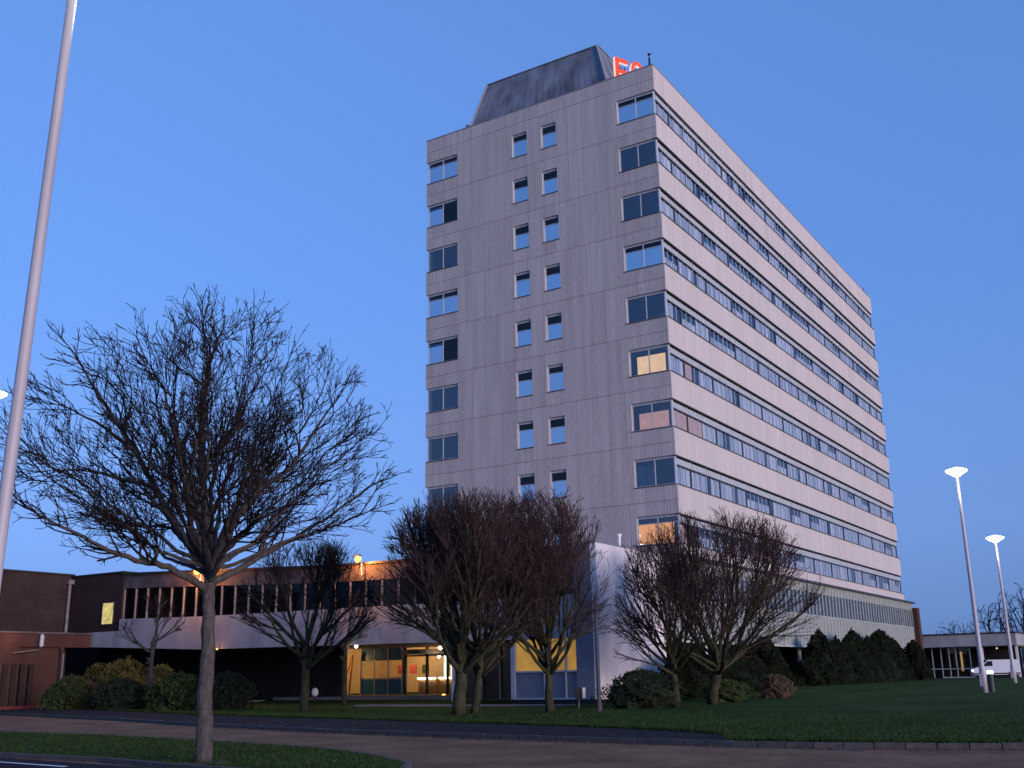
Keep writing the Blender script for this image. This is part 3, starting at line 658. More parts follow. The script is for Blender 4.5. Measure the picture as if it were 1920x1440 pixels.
# brick wing on the left
bw = thing('brick_wing', 'plain dark brick wing with a drainpipe and one small lit window', 'building', (-42.7,-16,0))
mb = MB(); mb.box(-60,-42.7,-34,-10.9,.1,9.12); mb.box(-42.69,-36.95,-11,-4,4.9,9.0); mb.build('wall', M['brickd'], bw)
mb = MB(); mb.box(-60.1,-42.6,-34.1,-10.8,9.122,9.24); mb.box(-42.59,-36.9,-11.1,-3.9,9.002,9.1); mb.build('roof_edge', M['black'], bw)
mb = MB(); mb.tube([(-42.5,-11.25,5.0),(-42.5,-11.25,8.5)], .11, 8); mb.box(-42.68,-42.3,-11.45,-11.05,8.5,8.8); mb.build('drainpipe', M['oldpipe'], bw)
wf = MB(); wf.box(-38.95,-38.9,-11.06,-11.0,5.55,7.0); wf.box(-37.75,-37.7,-11.06,-11.0,5.55,7.0); wf.box(-38.9,-37.75,-11.06,-11.0,5.5,5.56); wf.box(-38.9,-37.75,-11.06,-11.0,6.98,7.04); wf = wf.build('window', M['dframe'], bw)
mb = MB(); mb.box(-38.9,-37.75,-11.03,-11.01,5.56,6.98); mb.build('pane', emis('yellow_lit_glass', (.95,.80,.30), .55, .9, 3.5), wf)
# low red brick garage block in front
gb = thing('low_brick_block', 'low red brick block with dark slatted gates lit by a wall lamp', 'building', (-39.5,-16,0))
mb = MB(); mb.box(-42.6,-39.5,-34,-16.6,.05,4.85); mb.box(-42.6,-39.5,-13.6,-13.35,.05,4.0) ; mb.box(-42.6,-39.5,-16.6,-11.4,3.99,4.85); mb.box(-42.6,-39.7,-16.6,-13.6,.05,3.98); mb.build('wall', M['brickr'], gb)
mb = MB(); mb.box(-42.6,-39.4,-34,-11.3,4.852,4.97); mb.build('roof_edge', M['frieze'], gb)
mb = MB(); mb.tube([(-39.35,-13.5,.3),(-39.35,-13.5,3.6)], .08, 8); mb.build('drainpipe', M['oldpipe'], gb)
for k in range(8):
    mb = MB(); y = -20.2+k*.62; mb.box(-39.49 if y < -16.9 else -39.49,-39.4,y,y+.34,.25,2.9); mb.build('gate_panel', M['darkred'], gb)
lp = at_x(82, 1200, -39.0)
fx = thing('wall_lamp', 'white wall lamp on a bracket high on the low red brick block', 'wall lamp', (-39.45, lp[1], lp[2]))
mb = MB(); mb.lathe([(.05,-.45),(.14,-.4),(.14,.25),(.05,.4)], (-39.2, lp[1], lp[2]), 10); mb.build('shade', M['frame'], fx)
mb = MB(); mb.tube([(-39.5,lp[1],lp[2]-.5),(-39.2,lp[1],lp[2]-.45)], .04, 6); mb.tube([(-39.3,lp[1],lp[2]-.6),(-39.2,lp[1]-2.0,lp[2]-.85)], .035, 6); mb.build('bracket', M['oldpipe'], fx)
lamp('wall_light', (-38.7, lp[1]-2.2, lp[2]+.1), 22, (1,.42,.2), .1, parent=fx)
mb = MB(); mb.box(-39.2,-38.6,-19.5,-12.9,.12,.3); tag(mb.build('red_kerb_block', M['redtape']), 'low red painted kerb at the foot of the low brick block', 'kerb block')

# ------------------------------------------------------------------ lamps
def column_lamp(name, base, H, label, lit=True, r0=.12, r1=.07, head=.62):
    t = thing(name, label, 'street lamp', base)
    x, y, z = base; m_ = MB(); m_.lathe([(r0*1.25,-.1),(r0*1.25,1.1),(r0,1.2),((r0+r1)/2,H*.5),(r1,H-.35),(r1,H-.1)], base, 16); m_.build('column', M['galv'], t, smooth=True)
    m_ = MB(); m_.lathe([(r1,H-.22),(head*.5,H-.1),(head,H+.08),(head*.98,H+.14),(head*.6,H+.2)], base, 24); m_.build('lantern', M['mercury'], t, smooth=True)
    m_ = MB(); m_.lathe([(head*.62,H+.2),(head*.5,H+.26),(.05,H+.3)], base, 24); m_.build('cap', M['galv'], t)
    m_ = MB(); m_.box(x-r0*1.28, x+.0, y-r0*1.28, y-r0*1.1, z+.3, z+.9); m_.build('access_door', M['galv'], t)
    lamp('lamp_light', (x,y,z+H+.5), 40, (.93,1,.96), .3, parent=t)
    lamp('lamp_light', (x+.3,y-.6,z+H-.9), 60, (.93,1,.96), .3, parent=t)
    return t
p = at_g(1847,1299); D = math.hypot(p.x-CAM[0], p.y-CAM[1]); H = at_d(1800,886,D)[2]-p.z; column_lamp('street_lamp', p, H, 'nearer of the two tall lit lamp columns standing on the right lawn', head=.52)
p = at_g(1903,1281); D = math.hypot(p.x-CAM[0], p.y-CAM[1]); H = at_d(1873,1011,D)[2]-p.z; column_lamp('street_lamp', p, H, 'farther lit lamp column, beside the white van at right', head=.56)
q = at_d(-12,742,52); column_lamp('street_lamp', (q[0],q[1],.1), q[2]-.1, 'lamp whose lit head just enters the frame at left edge', head=.55)
q = at_d(135,0,19.5); t = column_lamp('street_lamp', (q[0],q[1],.1), 15.2, 'tall close lamp column rising out of the top of the picture', r0=.115, r1=.085)
a_, b_ = Vector(at_d(-3,1030,19.5)), Vector(at_d(135,0,19.5)); dd = (b_-a_).normalized(); f_ = a_+dd*((.1-a_.z)/dd.z)      # it leans a little
t.location = f_; t.rotation_euler = dd.to_track_quat('Z', 'Y').to_euler()

def sodium(p, label, power=650):
    t = thing('roof_floodlight', label, 'floodlight', p); x, y, z = p
    m_ = MB(); m_.tube([(x,y+.35,z-.9),(x,y+.35,z-.1),(x,y+.1,z+.05)], .035, 6); m_.build('bracket', M['galv'], t)
    m_ = MB(); m_.lathe([(.02,-.2),(.15,-.14),(.2,0),(.15,.12),(.02,.18)], p, 14); m_.build('bulb', M['sodium'], t, smooth=True)
    m_ = MB(); m_.lathe([(.2,.18),(.2,.24),(.03,.28)], p, 14); m_.build('hood', M['black'], t)
    lamp('sodium_light', (x,y-.35,z-.15), power, (1,.33,.08), .12, parent=t)
sodium(tuple(at_y(369,1072,-11.6)), 'orange floodlight on the wing roof just left of the big tree trunk')
sodium(tuple(at_y(671,1048,-11.6)), 'orange floodlight on the wing roof right of the big bare tree')
def small_light(p, label, e=8, c=(1,.9,.75), m_='whitebulb', r=.09):
    t = thing('soffit_lamp', label, 'lamp', p); b = MB(); b.lathe([(.02,-r),(r,-r*.4),(r,r*.4),(.02,r)], p, 12); b.build('bulb', M[m_], t)
    b = MB(); b.lathe([(r*1.15,r*.5),(r*1.15,r*1.1),(.02,r*1.3)], p, 12); b.build('cap', M['black'], t)
    lamp('soffit_light', (p[0],p[1]-.2,p[2]-.1), e, c, .05, parent=t)
small_light(tuple(at_y(407,1217,-11.3)), 'small orange lamp under the concrete band right of the big trunk', 9, (1,.35,.1), 'sodium', .05)
small_light(tuple(at_y(668,1212,-10.9)), 'bright white lamp under the concrete band left of the blue doors', 30)
small_light(tuple(at_y(826,1214,-9)), 'upper white lamp of two glowing left of the twin trunks', 8, r=.13)
small_light(tuple(at_y(823,1231,-8)), 'lower white lamp of two glowing left of the twin trunks', 5, r=.09)

# ------------------------------------------------------------------ small ground items
def bollard(p, h, r, label, m_=None, lit=False):
    t = thing('bollard', label, 'bollard', p); b = MB(); b.lathe([(r,0),(r,h*.8),(r*.95,h*.85)], p, 12); b.build('post', m_ or M['white'], t)
    b = MB(); b.lathe([(r*1.05,h*.85),(r*1.05,h*.97),(r*.4,h)], p, 12); b.build('cap', M['mercury'] if lit else M['white'], t)
bollard(at_g(47,1314), .95, .14, 'left one of two short white bollards by the red brick block')
bollard(at_g(73,1312), 1.0, .14, 'right one of two short white bollards by the red brick block')
bollard(at_g(1861,1297), 1.0, .13, 'dark bollard with a lit white top beside the nearer lamp column', M['dframe'], True)
p = at_g(590,1316); t = thing('ground_lamp', 'oval white ground lamp behind the second tree trunk', 'lamp', p)
b = MB(); b.lathe([(.04,0),(.04,.35)], p, 8); b.build('stem', M['black'], t)
b = MB(); b.lathe([(.05,.3),(.2,.42),(.22,.6),(.16,.78),(.03,.85)], p, 16); b.build('globe', M['white'], t, smooth=True)
p = at_g(1086,1328); t = thing('floodlight', 'black and white floodlight on a stake on the lawn before the lit window', 'floodlight', p)
b = MB(); b.tube([p, p+Vector((0,0,.4))], .03, 6); b.build('stake', M['galv'], t)
d = Vector((.85,.53,0)); n_ = Vector((-.53,.85,0))
def obox(b, c, hx, hy, hz):
    vs = [c+d*(sx*hx)+n_*(sy*hy)+Vector((0,0,sz*hz)) for sz in (-1,1) for sx, sy in ((-1,-1),(1,-1),(1,1),(-1,1))]
    b.hexa(vs)
b = MB(); obox(b, p+Vector((0,0,.66)), .17, .16, .26); b.build('body', M['black'], t)
b = MB(); obox(b, p+Vector((0,0,.68))+d*.24, .07, .18, .24); b.build('reflector', M['white'], t)
p = at_g(1180,1326); t = thing('marker_post', 'short green post on the lawn by the domed dark shrub', 'post', p)
b = MB(); b.box(p.x-.06,p.x+.06,p.y-.06,p.y+.06,p.z-.1,p.z+.85); b.build('post', M['green'], t); b = MB(); b.box(p.x-.09,p.x+.09,p.y-.075,p.y+.075,p.z+.85,p.z+.92); b.build('cap', M['green'], t)
p = at_g(1124,1334); t = thing('flag_pole', 'thin dark pole standing at the pale podium corner', 'pole', p)
b = MB(); b.lathe([(.09,0),(.07,3.2),(.06,4.8)], p, 10); b.build('pole', M['dframe'], t); b = MB(); b.lathe([(.12,0),(.12,.35)], p, 10); b.build('base', M['kerb'], t)
p = Vector(tuple(at_y(1180,1018,-8))); t = thing('roof_vent', 'small white vent pipe on the podium roof below the orange window', 'vent', (p.x-.6,p.y,PT))
b = MB(); b.lathe([(.09,-.2),(.09,.55),(.14,.56),(.14,.72)], (p.x-.6,p.y,PT), 10); b.build('pipe', M['white'], t)

# ------------------------------------------------------------------ low building at right with van
rb = thing('low_glazed_building', 'low flat roofed building with deep pale fascia and dark glazed front', 'building', (2,64,.6))
mb = MB(); mb.box(-6.4,9.2,63.2,63.5,3.8,5.02); mb.box(8.9,9.2,63.5,74,3.8,5.02); mb.build('fascia', M['fascia'], rb)
mb = MB(); mb.box(-6.5,9.3,63.1,74,5.022,5.15); mb.build('roof', M['black'], rb)
mb = MB(); mb.box(-6.3,9.1,66.3,66.5,.6,3.8); mb.build('rear_wall', M['darkpanel'], rb)
mb = MB(); mb.box(-6.4,9.1,63.55,73,3.7,3.79); mb.build('soffit', M['soffit'], rb)
for xx in (-.2,.6,1.5,2.3,3.0,4.4): mb = MB(); mb.box(xx,xx+.09,64.0,64.1,.62,3.69); mb.build('mullion', M['frame'], rb)
mb = MB(); mb.box(-.1,5.6,64.0,64.08,1.5,1.58); mb.box(1.5,5.6,63.95,64.1,.6,.72); mb.build('transom', M['frame'], rb)
mb = MB(); mb.quad((-.2,64.05,.72),(5.6,64.05,.72),(5.6,64.05,3.69),(-.2,64.05,3.69)); mb.build('pane', M['glassd'], rb)
for xx in (5.6,8.95): mb = MB(); mb.box(xx,xx+.22,63.6,63.85,.6,3.69); mb.build('column', M['podwall'], rb)
mb = MB(); mb.box(3.1,3.3,66.0,66.1,1.3,3.3); mb.build('lit_strip', emis('dim_warm_strip', (1,.6,.25), .6), rb)
mb = MB(); mb.lathe([(.02,-.1),(.12,0),(.02,.1)], (7.0,65,3.55), 10); mb.build('ceiling_lamp', emis('dim_lamp', (1,.6,.35), .9), rb)

vb = Vector((7.7,57.6,.62)); van = thing('van', 'white panel van parked before the low building, one headlight lit', 'van', vb)
a = math.radians(20); ex = Vector((math.cos(a), math.sin(a), 0)); ey = Vector((-math.sin(a), math.cos(a), 0))
def V(x, y, z): return vb+ex*x+ey*y+Vector((0,0,z))
def vprof(b, prof, y0, y1):
    n = len(prof); b.add([V(x,y0,z) for x,z in prof]+[V(x,y1,z) for x,z in prof], [tuple(range(n)), tuple(range(n,2*n))[::-1]]+[(i,n+i,n+(i+1)%n,(i+1)%n) for i in range(n)])
b = MB(); vprof(b, [(2.1,.3),(2.15,1.45),(2.0,1.72),(-.75,1.72),(-1.45,1.08),(-2.1,.9),(-2.2,.6),(-2.15,.3)][::-1], -.85, .85); b.build('body', M['carwhite'], van)
b = MB(); vprof(b, [(-.35,1.12),(-.35,1.6),(-.78,1.6),(-1.3,1.12)][::-1], -.86, .86); b.build('side_window', M['carglass'], van)
b = MB(); b.quad(V(-.8,-.75,1.70),V(-.8,.75,1.70),V(-1.46,.75,1.11),V(-1.46,-.75,1.11)); b.build('windscreen', M['carglass'], van)
for wx in (-1.4, 1.35):
    for wy in (-.8,.8):
        b = MB(); b.tube([V(wx,wy-.09,.32),V(wx,wy+.09,.32)], .32, 18); wh = b.build('wheel', M['rubber'], van)
        b = MB(); b.tube([V(wx,wy-.1*(1 if wy<0 else -1),.32),V(wx,wy-.11*(1 if wy<0 else -1),.32)], .19, 14); b.build('rim', M['galv'], wh)
for wy in (-.6,.6):
    b = MB(); b.tube([V(-2.12,wy,.72),V(-2.24,wy,.72)], .1, 12); b.build('headlight', M['whitebulb'] if wy < 0 else M['galv'], van)
b = MB(); b.quad(V(-2.18,-.86,.35),V(2.1,-.86,.35),V(2.1,-.86,.48),V(-2.18,-.86,.48)); b.build('bumper_strip', M['rubber'], van)

# ------------------------------------------------------------------ trees
def grow(start, attr, seg, infl, kill, iters, rng, trop=(0,0,.15), jit=.18, out=.35):
    """space colonisation; start: list of polylines (first is the trunk), returns nodes and parents"""
    nodes = []; par = []; org = np.array(start[0][0][min(5, len(start[0][0])-1)], float)
    for pl, parent_at in start:
        pi = -1 if parent_at is None else int(np.argmin([np.linalg.norm(np.array(n)-np.array(pl[0])) for n in nodes]))
        pts = [np.array(pl[0], float)]
        for a, b in zip(pl, pl[1:]):
            a = np.array(a, float); b = np.array(b, float); k = max(1, int(round(np.linalg.norm(b-a)/seg)))
            for t in range(1, k+1): pts.append(a+(b-a)*t/k+rng.normal(0, seg*.05, 3))
        if parent_at is not None: pts = pts[1:]
        for q in pts: nodes.append(q); par.append(pi); pi = len(nodes)-1
    P = np.array(nodes); A = attr; par = list(par); trop = np.array(trop)
    near = np.zeros(len(A), int); nd = np.full(len(A), 1e9)
    def upd(i0):
        nonlocal near, nd
        for c in range(i0, len(P), 400):
            blk = P[c:c+400]; d = np.linalg.norm(A[:,None]-blk[None], axis=2); j = d.argmin(1); dm = d[np.arange(len(A)), j]; m = dm < nd
            nd[m] = dm[m]; near[m] = j[m]+c
    upd(0); seen = {}
    for it in range(iters):
        ok = nd > kill; A = A[ok]; near = near[ok]; nd = nd[ok]
        act = nd < infl
        if not act.any(): break
        ids = near[act]; vec = A[act]-P[ids]; vec /= np.linalg.norm(vec, axis=1)[:,None]
        u, inv = np.unique(ids, return_inverse=True); s = np.zeros((len(u), 3)); np.add.at(s, inv, vec)
        s /= np.linalg.norm(s, axis=1)[:,None]+1e-9
        pa = np.array([par[int(k)] if par[int(k)] >= 0 else int(k) for k in u]); mo = P[u]-P[pa]; mo /= np.linalg.norm(mo, axis=1)[:,None]+1e-9
        ou = P[u]-org; ou /= np.linalg.norm(ou, axis=1)[:,None]+1e-9
        s += mo*.55+ou*out+trop+rng.normal(0, jit, s.shape); s /= np.linalg.norm(s, axis=1)[:,None]
        keep = np.array([seen.get(int(q), 0) < 3 for q in u]); u = u[keep]; s = s[keep]
        if len(u) == 0: break
        for q in u: seen[int(q)] = seen.get(int(q), 0)+1
        i0 = len(P); P = np.vstack([P, P[u]+s*seg]); par += [int(q) for q in u]; upd(i0)
    return P, np.array(par)
def radii(P, par, tip, expo, rmax):
    n = len(P); r = np.zeros(n); acc = np.zeros(n)
    for i in range(n-1, -1, -1):
        acc[i] = max(acc[i], 0)+(tip**expo if acc[i] == 0 else 0)
        r[i] = acc[i]**(1/expo)
        if par[i] >= 0: acc[par[i]] += acc[i]
    k = rmax/r[0]
    if k < 1: r = np.maximum(r*1.0, 0); r = np.where(r > tip*4, tip*4+(r-tip*4)*((rmax-tip*4)/(r[0]-tip*4)), r)
    else: r = np.where(r > tip*2, tip*2+(r-tip*2)*((rmax-tip*2)/max(r[0]-tip*2, 1e-6)), r)
    return r
def chains(P, par, r):
    n = len(P); ch = [[] for _ in range(n)]
    for i in range(n):
        if par[i] >= 0: ch[par[i]].append(i)
    out = []; stack = [(0, None)]
    while stack:
        i, pre = stack.pop(); c = [i] if pre is None else [pre, i]
        while ch[i]:
            k = max(ch[i], key=lambda q: r[q])
            for q in ch[i]:
                if q != k: stack.append((q, i))
            i = k; c.append(i)
        out.append(c)
    return out
def tree_mesh(name, P, par, r, label, thick, mats, root_r, group='bare trees around the tower'):
    base = Vector(P[0]); t = thing(name, label, 'tree', base, group)
    tk, cr = MB(), MB()
    for c in chains(P, par, r):
        if c[0] == 0: P[0][2] -= .0
        big = [k for k in c if r[k] >= thick]
        hz = lambda k: 1+.55*math.exp(-max(0, P[k][2]-P[0][2])/.22)
        rr = [hz(k)*min(r[k], r[c[1]]*1.15) if (j == 0 and k != 0) else r[k] for j, k in enumerate(c)]
        nb = len(big)
        if nb > 1:
            tk.tube([P[k] for k in c[:nb+1]], rr[:nb+1], 9 if r[c[0]] > .06 else 6)
            if nb < len(c)-1: cr.tube([P[k] for k in c[nb:]], rr[nb:], 4, cap=False)
        else: cr.tube([P[k] for k in c], rr, 4 if len(c) > 2 else 3, cap=False)
    tk.build('trunk', mats[0], t, smooth=True); cr.build('crown', mats[1], t)
    return t
# the large near tree: main limbs follow the photograph's, each with its own depth
p0 = at_g(381,1430,.09); D0 = math.hypot(p0.x-CAM[0], p0.y-CAM[1])
def bt(x, y, dd=0): return tuple(at_d(x, y, D0+dd))
def Z(x, y, dd): return bt(x/2.526, 540+y/2.526, dd)
rng = np.random.default_rng(11)
mb = MB(); rs = random.Random(9); mb.prism([(p0.x+math.cos(k*.3927)*rs.uniform(.42,.68), p0.y+math.sin(k*.3927)*rs.uniform(.42,.68)) for k in range(16)], .08, .096)
tag(mb.build('soil', mat('bare_soil', (.045,.032,.022), .95, .3, 12)), kind='structure')
start = [([tuple(p0), bt(384,1330), bt(388,1230), bt(391,1150), bt(393,1095), bt(396,1040), Z(985,1150,0), Z(965,1000,.1), Z(955,800,.3), Z(962,560,.2), Z(1000,330,-.1), Z(1060,180,0)], None),
 ([bt(392,1105), Z(800,1320,-.4), Z(640,1290,-.8), Z(500,1240,-1.1), Z(400,1180,-1.3), Z(250,1110,-1.6), Z(130,1040,-1.9), Z(40,960,-2.1)], 1),
 ([bt(393,1075), Z(880,1190,.4), Z(810,1080,.9), Z(730,940,1.4), Z(640,770,1.7), Z(540,620,2.0), Z(440,460,2.1), Z(360,320,2.2), Z(290,240,2.3)], 1),
 ([bt(394,1060), Z(900,1130,-.5), Z(880,940,-1.2), Z(830,700,-1.6), Z(780,480,-2.0), Z(690,340,-2.2)], 1),
 ([bt(396,1040), Z(1000,1100,.5), Z(1000,950,1.0), Z(1040,760,1.5), Z(1120,640,1.8), Z(1200,480,2.1), Z(1300,330,2.3)], 1),
 ([bt(395,1065), Z(1060,1180,-.5), Z(1140,1060,-.9), Z(1220,960,-1.2), Z(1370,860,-1.7), Z(1450,740,-2.0), Z(1540,600,-2.3), Z(1620,500,-2.5)], 1),
 ([bt(394,1095), Z(1120,1340,.3), Z(1250,1260,.8), Z(1400,1180,1.3), Z(1580,1070,1.8), Z(1760,930,2.2), Z(1850,900,2.4)], 1),
 ([Z(740,945,1.4), Z(600,910,1.2), Z(420,860,1.0), Z(190,870,.9)], 1),
 ([bt(393,1085), Z(900,1200,1.0), Z(800,1130,2.0), Z(620,1120,2.8), Z(450,1090,3.3)], 1),
 ([bt(395,1070), Z(1060,1140,1.2), Z(1150,960,2.4), Z(1250,760,3.2)], 1),
 ([bt(394,1080), Z(960,1150,-1.0), Z(900,900,-2.3), Z(950,640,-3.0), Z(1010,480,-3.3)], 1),
 ([bt(394,1090), Z(1080,1210,-1.3), Z(1230,1090,-2.4), Z(1450,1000,-3.0)], 1),
 ([Z(640,770,1.7), Z(480,650,1.4), Z(300,560,1.2), Z(190,480,1.2)], 1)]
cx = np.array(bt(382,850)); rh = np.array([rt[0], rt[1], 0]); rh /= np.linalg.norm(rh); fh = np.array([fw[0], fw[1], 0]); fh /= np.linalg.norm(fh)
def rel(v):                                      # position in the crown: 1 on its outline
    d = np.array(v)-cx; return math.sqrt((d@rh/4.15)**2+(d@fh/3.9)**2+(d[2]/(3.25 if d[2] > 0 else 2.75))**2)
rg = random.Random(23); P = []; par = []; R_ = []
for k in range(20):                              # further limbs radiating from the fork
    az = 2*math.pi*k*.618; sp = R(8+68*((k+.5)/20)**.8); d = Vector((math.sin(sp)*math.cos(az), math.sin(sp)*math.sin(az), math.cos(sp)))
    f0 = Vector(bt(394, 1085-35*rg.random())); Lb = 3.6*(1+.28*math.cos(sp))*rg.uniform(.85, 1.05); pts_ = [f0]
    for q_ in range(1, 8):
        t_ = q_/7; pts_.append(f0+d*(Lb*t_)+Vector((rg.gauss(0,.07), rg.gauss(0,.07), rg.gauss(0,.05)+.35*t_*t_*math.sin(sp))))
    while len(pts_) > 3 and rel(pts_[-1]) > .97: pts_.pop()
    start.append(([tuple(v) for v in pts_], 1))
def bnode(v, pa, r_): P.append(np.array(v, float)); par.append(pa); R_.append(r_); return len(P)-1
def twig(i0, d, L, r0, lev, st0=.15):
    steps = max(2, int(L/st0)); st = L/steps; i = i0; dv = Vector(d).normalized(); kids = []; lim = rg.uniform(.88, 1.07)
    for k in range(steps):
        ou = (Vector(P[i])-Vector(p0)-Vector((0,0,2.6))).normalized()
        dv = (dv+Vector((rg.gauss(0,.19), rg.gauss(0,.19), rg.gauss(0,.14)+.03))+ou*.10).normalized()
        v = Vector(P[i])+dv*st
        if rel(v) > lim and k > (2 if lev == 1 else 0): break
        i = bnode(v, i, max(r0*(1-.6*(k+1)/steps), .0058)); kids.append((i, Vector(dv), (k+1)/steps))
    if len(kids) < 2 or lev > 3: return
    nk = [0, 8, 5, 2.4][lev]*rg.uniform(.75, 1.25)*min(1.2, L/[1, 1.9, 1.0, .5][lev])
    for _ in range(max(1, int(round(nk)))):
        j, dj, t = kids[min(len(kids)-1, int(len(kids)*rg.random()**.7))]
        a = Vector((rg.gauss(0,1), rg.gauss(0,1), rg.gauss(0,1))); a = (a-dj*a.dot(dj)).normalized(); an = R(rg.uniform(20, 44))
        twig(j, dj*math.cos(an)+a*math.sin(an), L*rg.uniform(.38,.62)*(1.15-.45*t), max(R_[j]*.62, .0075), lev+1, max(.1, st0*.85))
limb_r = [.175, .085, .105, .09, .08, .10, .085, .06, .07, .075, .075, .075, .05]+[.05]*20
for li, (pl, par_at) in enumerate(start):
    pl = [Vector(v) for v in pl]
    i = -1 if par_at is None else int(np.argmin([np.linalg.norm(n-np.array(pl[0])) for n in P]))
    tot = sum((b-a).length for a, b in zip(pl, pl[1:])); run = 0
    if par_at is None: i = bnode(pl[0], -1, .175)
    limb = []
    for a, b in zip(pl, pl[1:]):
        n = max(1, int(round((b-a).length/.16)))
        for k in range(1, n+1):
            run += (b-a).length/n; t = run/tot
            r_ = limb_r[li]*(1-.86*t**.8)
            if li == 0: r_ = .175-.06*(run/3.6) if run < 3.4 else .105*(1-(run-3.4)/(tot-3.4))**.75+.012
            i = bnode(a+(b-a)*k/n+Vector((rg.gauss(0,.012), rg.gauss(0,.012), rg.gauss(0,.01))), i, max(r_, .011)); limb.append((i, (b-a).normalized(), t, run))
    for (j, dj, t, rn_) in limb:
        if (li == 0 and rn_ < 4.6) or (li and rn_ < 1.15): continue
        for _ in range(2 if rg.random() < .16 else 1 if rg.random() < .55 else 0):
            a = Vector((rg.gauss(0,1), rg.gauss(0,1), rg.gauss(0,1))); a = (a-dj*a.dot(dj)).normalized(); an = R(rg.uniform(20, 46))
            twig(j, dj*math.cos(an)+a*math.sin(an), rg.uniform(.8, 1.75)*(1.02-.2*t), max(R_[j]*.5, .011), 1)
    twig(limb[-1][0], limb[-1][1], rg.uniform(.6,1.0), .011, 1)
print('big tree', len(P))
tree_mesh('bare_tree', np.array(P), np.array(par), np.array(R_), 'large wide bare tree nearest the camera, on the grass verge', .022, (M['bark'], M['twig']), .17)

def fan_tree(px, py, fork_px, top_px, half_w, seed, label, mats, rb, nl=11, spread=62, dens=1.0, lean=(0,0), twig=.0115, low=0):
    """smaller tree: fan of rising limbs that split into dense straight twigs"""
    rg = random.Random(seed); p = at_g(px, py); D = math.hypot(p.x-CAM[0], p.y-CAM[1])
    zf = at_d(px, fork_px, D)[2]; zt = at_d(px, top_px, D)[2]; hw = half_w*D/F/ .98
    Hc = zt-zf; P = []; par = []; R_ = []
    def node(v, pa, r_): P.append(np.array(v)); par.append(pa); R_.append(r_); return len(P)-1
    last = -1; n = 6
    for k in range(n+1):
        t = k/n; last = node(p+Vector((rg.uniform(-.03,.03)+lean[0]*t, rg.uniform(-.03,.03)+lean[1]*t, (zf-p.z)*t)), last, rb*(1-.3*t))
    fk = None
    def outside(v):
        c = np.array([p.x+lean[0], p.y+lean[1], zf]); d_ = v-c; hr = math.hypot(d_[0], d_[1])/hw; vz = d_[2]/Hc
        if vz < -.12: return True
        return (hr**2.6+max(0, vz)**2.6)**(1/2.6) > rg.uniform(.9, 1.06)
    def branch(i0, d, L, r0, lev):
        steps = max(3, int(L/(.42 if lev < 2 else .3))); st = L/steps; i = i0; dv = Vector(d).normalized()
        kids = []
        for s in range(steps):
            up_ = .06 if lev == 0 else .06
            dv = (dv+Vector((rg.gauss(0,.09), rg.gauss(0,.09), rg.gauss(0,.05)+up_))).normalized()
            r_ = r0*(1-.72*(s+1)/steps)
            nv_ = np.array(Vector(P[i])+dv*st)
            if kids and outside(nv_): break
            i = node(nv_, i, max(r_, twig*.8)); kids.append((i, Vector(dv), s/steps))
        if lev < 3 and len(kids) > 1:
            nk = [12, 8, 5][lev]*dens*L/([Hc*1.05, Hc*.55, Hc*.3][lev])
            nk = max(2, int(round(nk*rg.uniform(.8, 1.2))))
            for _ in range(nk):
                j, dj, t = kids[min(len(kids)-1, int(len(kids)*(rg.random()**.75)))]
                if lev == 0 and t < .12: continue
                a = Vector((rg.gauss(0,1), rg.gauss(0,1), rg.gauss(0,1))); a = (a-dj*a.dot(dj)).normalized()
                an = R(rg.uniform(14, 34)); nd_ = dj*math.cos(an)+a*math.sin(an)
                branch(j, nd_, L*rg.uniform(.46,.70)*(1.1-.45*t), max(R_[j]*.62, twig), lev+1)
    for k in range(nl):
        az = 2*math.pi*(k+rg.uniform(-.3,.3))/nl*1.618*2; sp = math.sqrt((k+.6)/nl)*spread+rg.uniform(-5,5)
        d = Vector((math.sin(R(sp))*math.cos(az), math.sin(R(sp))*math.sin(az), math.cos(R(sp))))
        # length so that the limb reaches the crown outline (ellipse)
        L = 1/((math.sin(R(sp))/hw)**3+(math.cos(R(sp))/Hc)**3)**(1/3)*1.02*rg.uniform(.88,1.06)
        branch(last-(k % 3 if sp > 25 else 0), d, L, rb*.42, 0)
    P = np.array(P); par = np.array(par); r_ = np.array(R_)
    # clip to the crown outline with a ragged edge
    tree_mesh('bare_tree', P, par, r_, label, .028, mats, rb)
bk, tw, twr = M['barkg'], M['twig'], M['twigr']
fan_tree(278,1329,1205,1108,58, 1, 'small thin bare tree rising from the shrubs at left', (M['bark'], tw), .17, 9, 75, .8)
fan_tree(570,1336,1215,1015,135, 2, 'bare tree with pale trunk in front of the dark ground floor wall', (bk, tw), .24, 12, 70, 1.0)
fan_tree(645,1323,1205,1108,65, 3, 'small bare tree just left of the lit entrance', (bk, tw), .17, 9, 70, .8)
fan_tree(861,1341,1225,925,165, 4, 'left and thicker trunk of the twin trees by the entrance', (bk, twr), .30, 15, 66, 1.25, (.1,.1))
fan_tree(889,1339,1240,925,150, 5, 'right and thinner trunk of the twin trees by the entrance', (bk, twr), .19, 12, 55, 1.2, (.3,.1))
fan_tree(1031,1336,1232,925,145, 6, 'bare tree standing before the yellow lit window', (bk, twr), .20, 15, 62, 1.3)
fan_tree(1268,1326,1235,1005,112, 7, 'bare tree by the domed shrub, left of the pair before the pale wall', (bk, twr), .20, 13, 70, 1.0)
fan_tree(1336,1321,1235,962,190, 8, 'wide bare tree in front of the slatted podium, right of its neighbour', (bk, twr), .24, 16, 80, 1.05, (.4,.2))
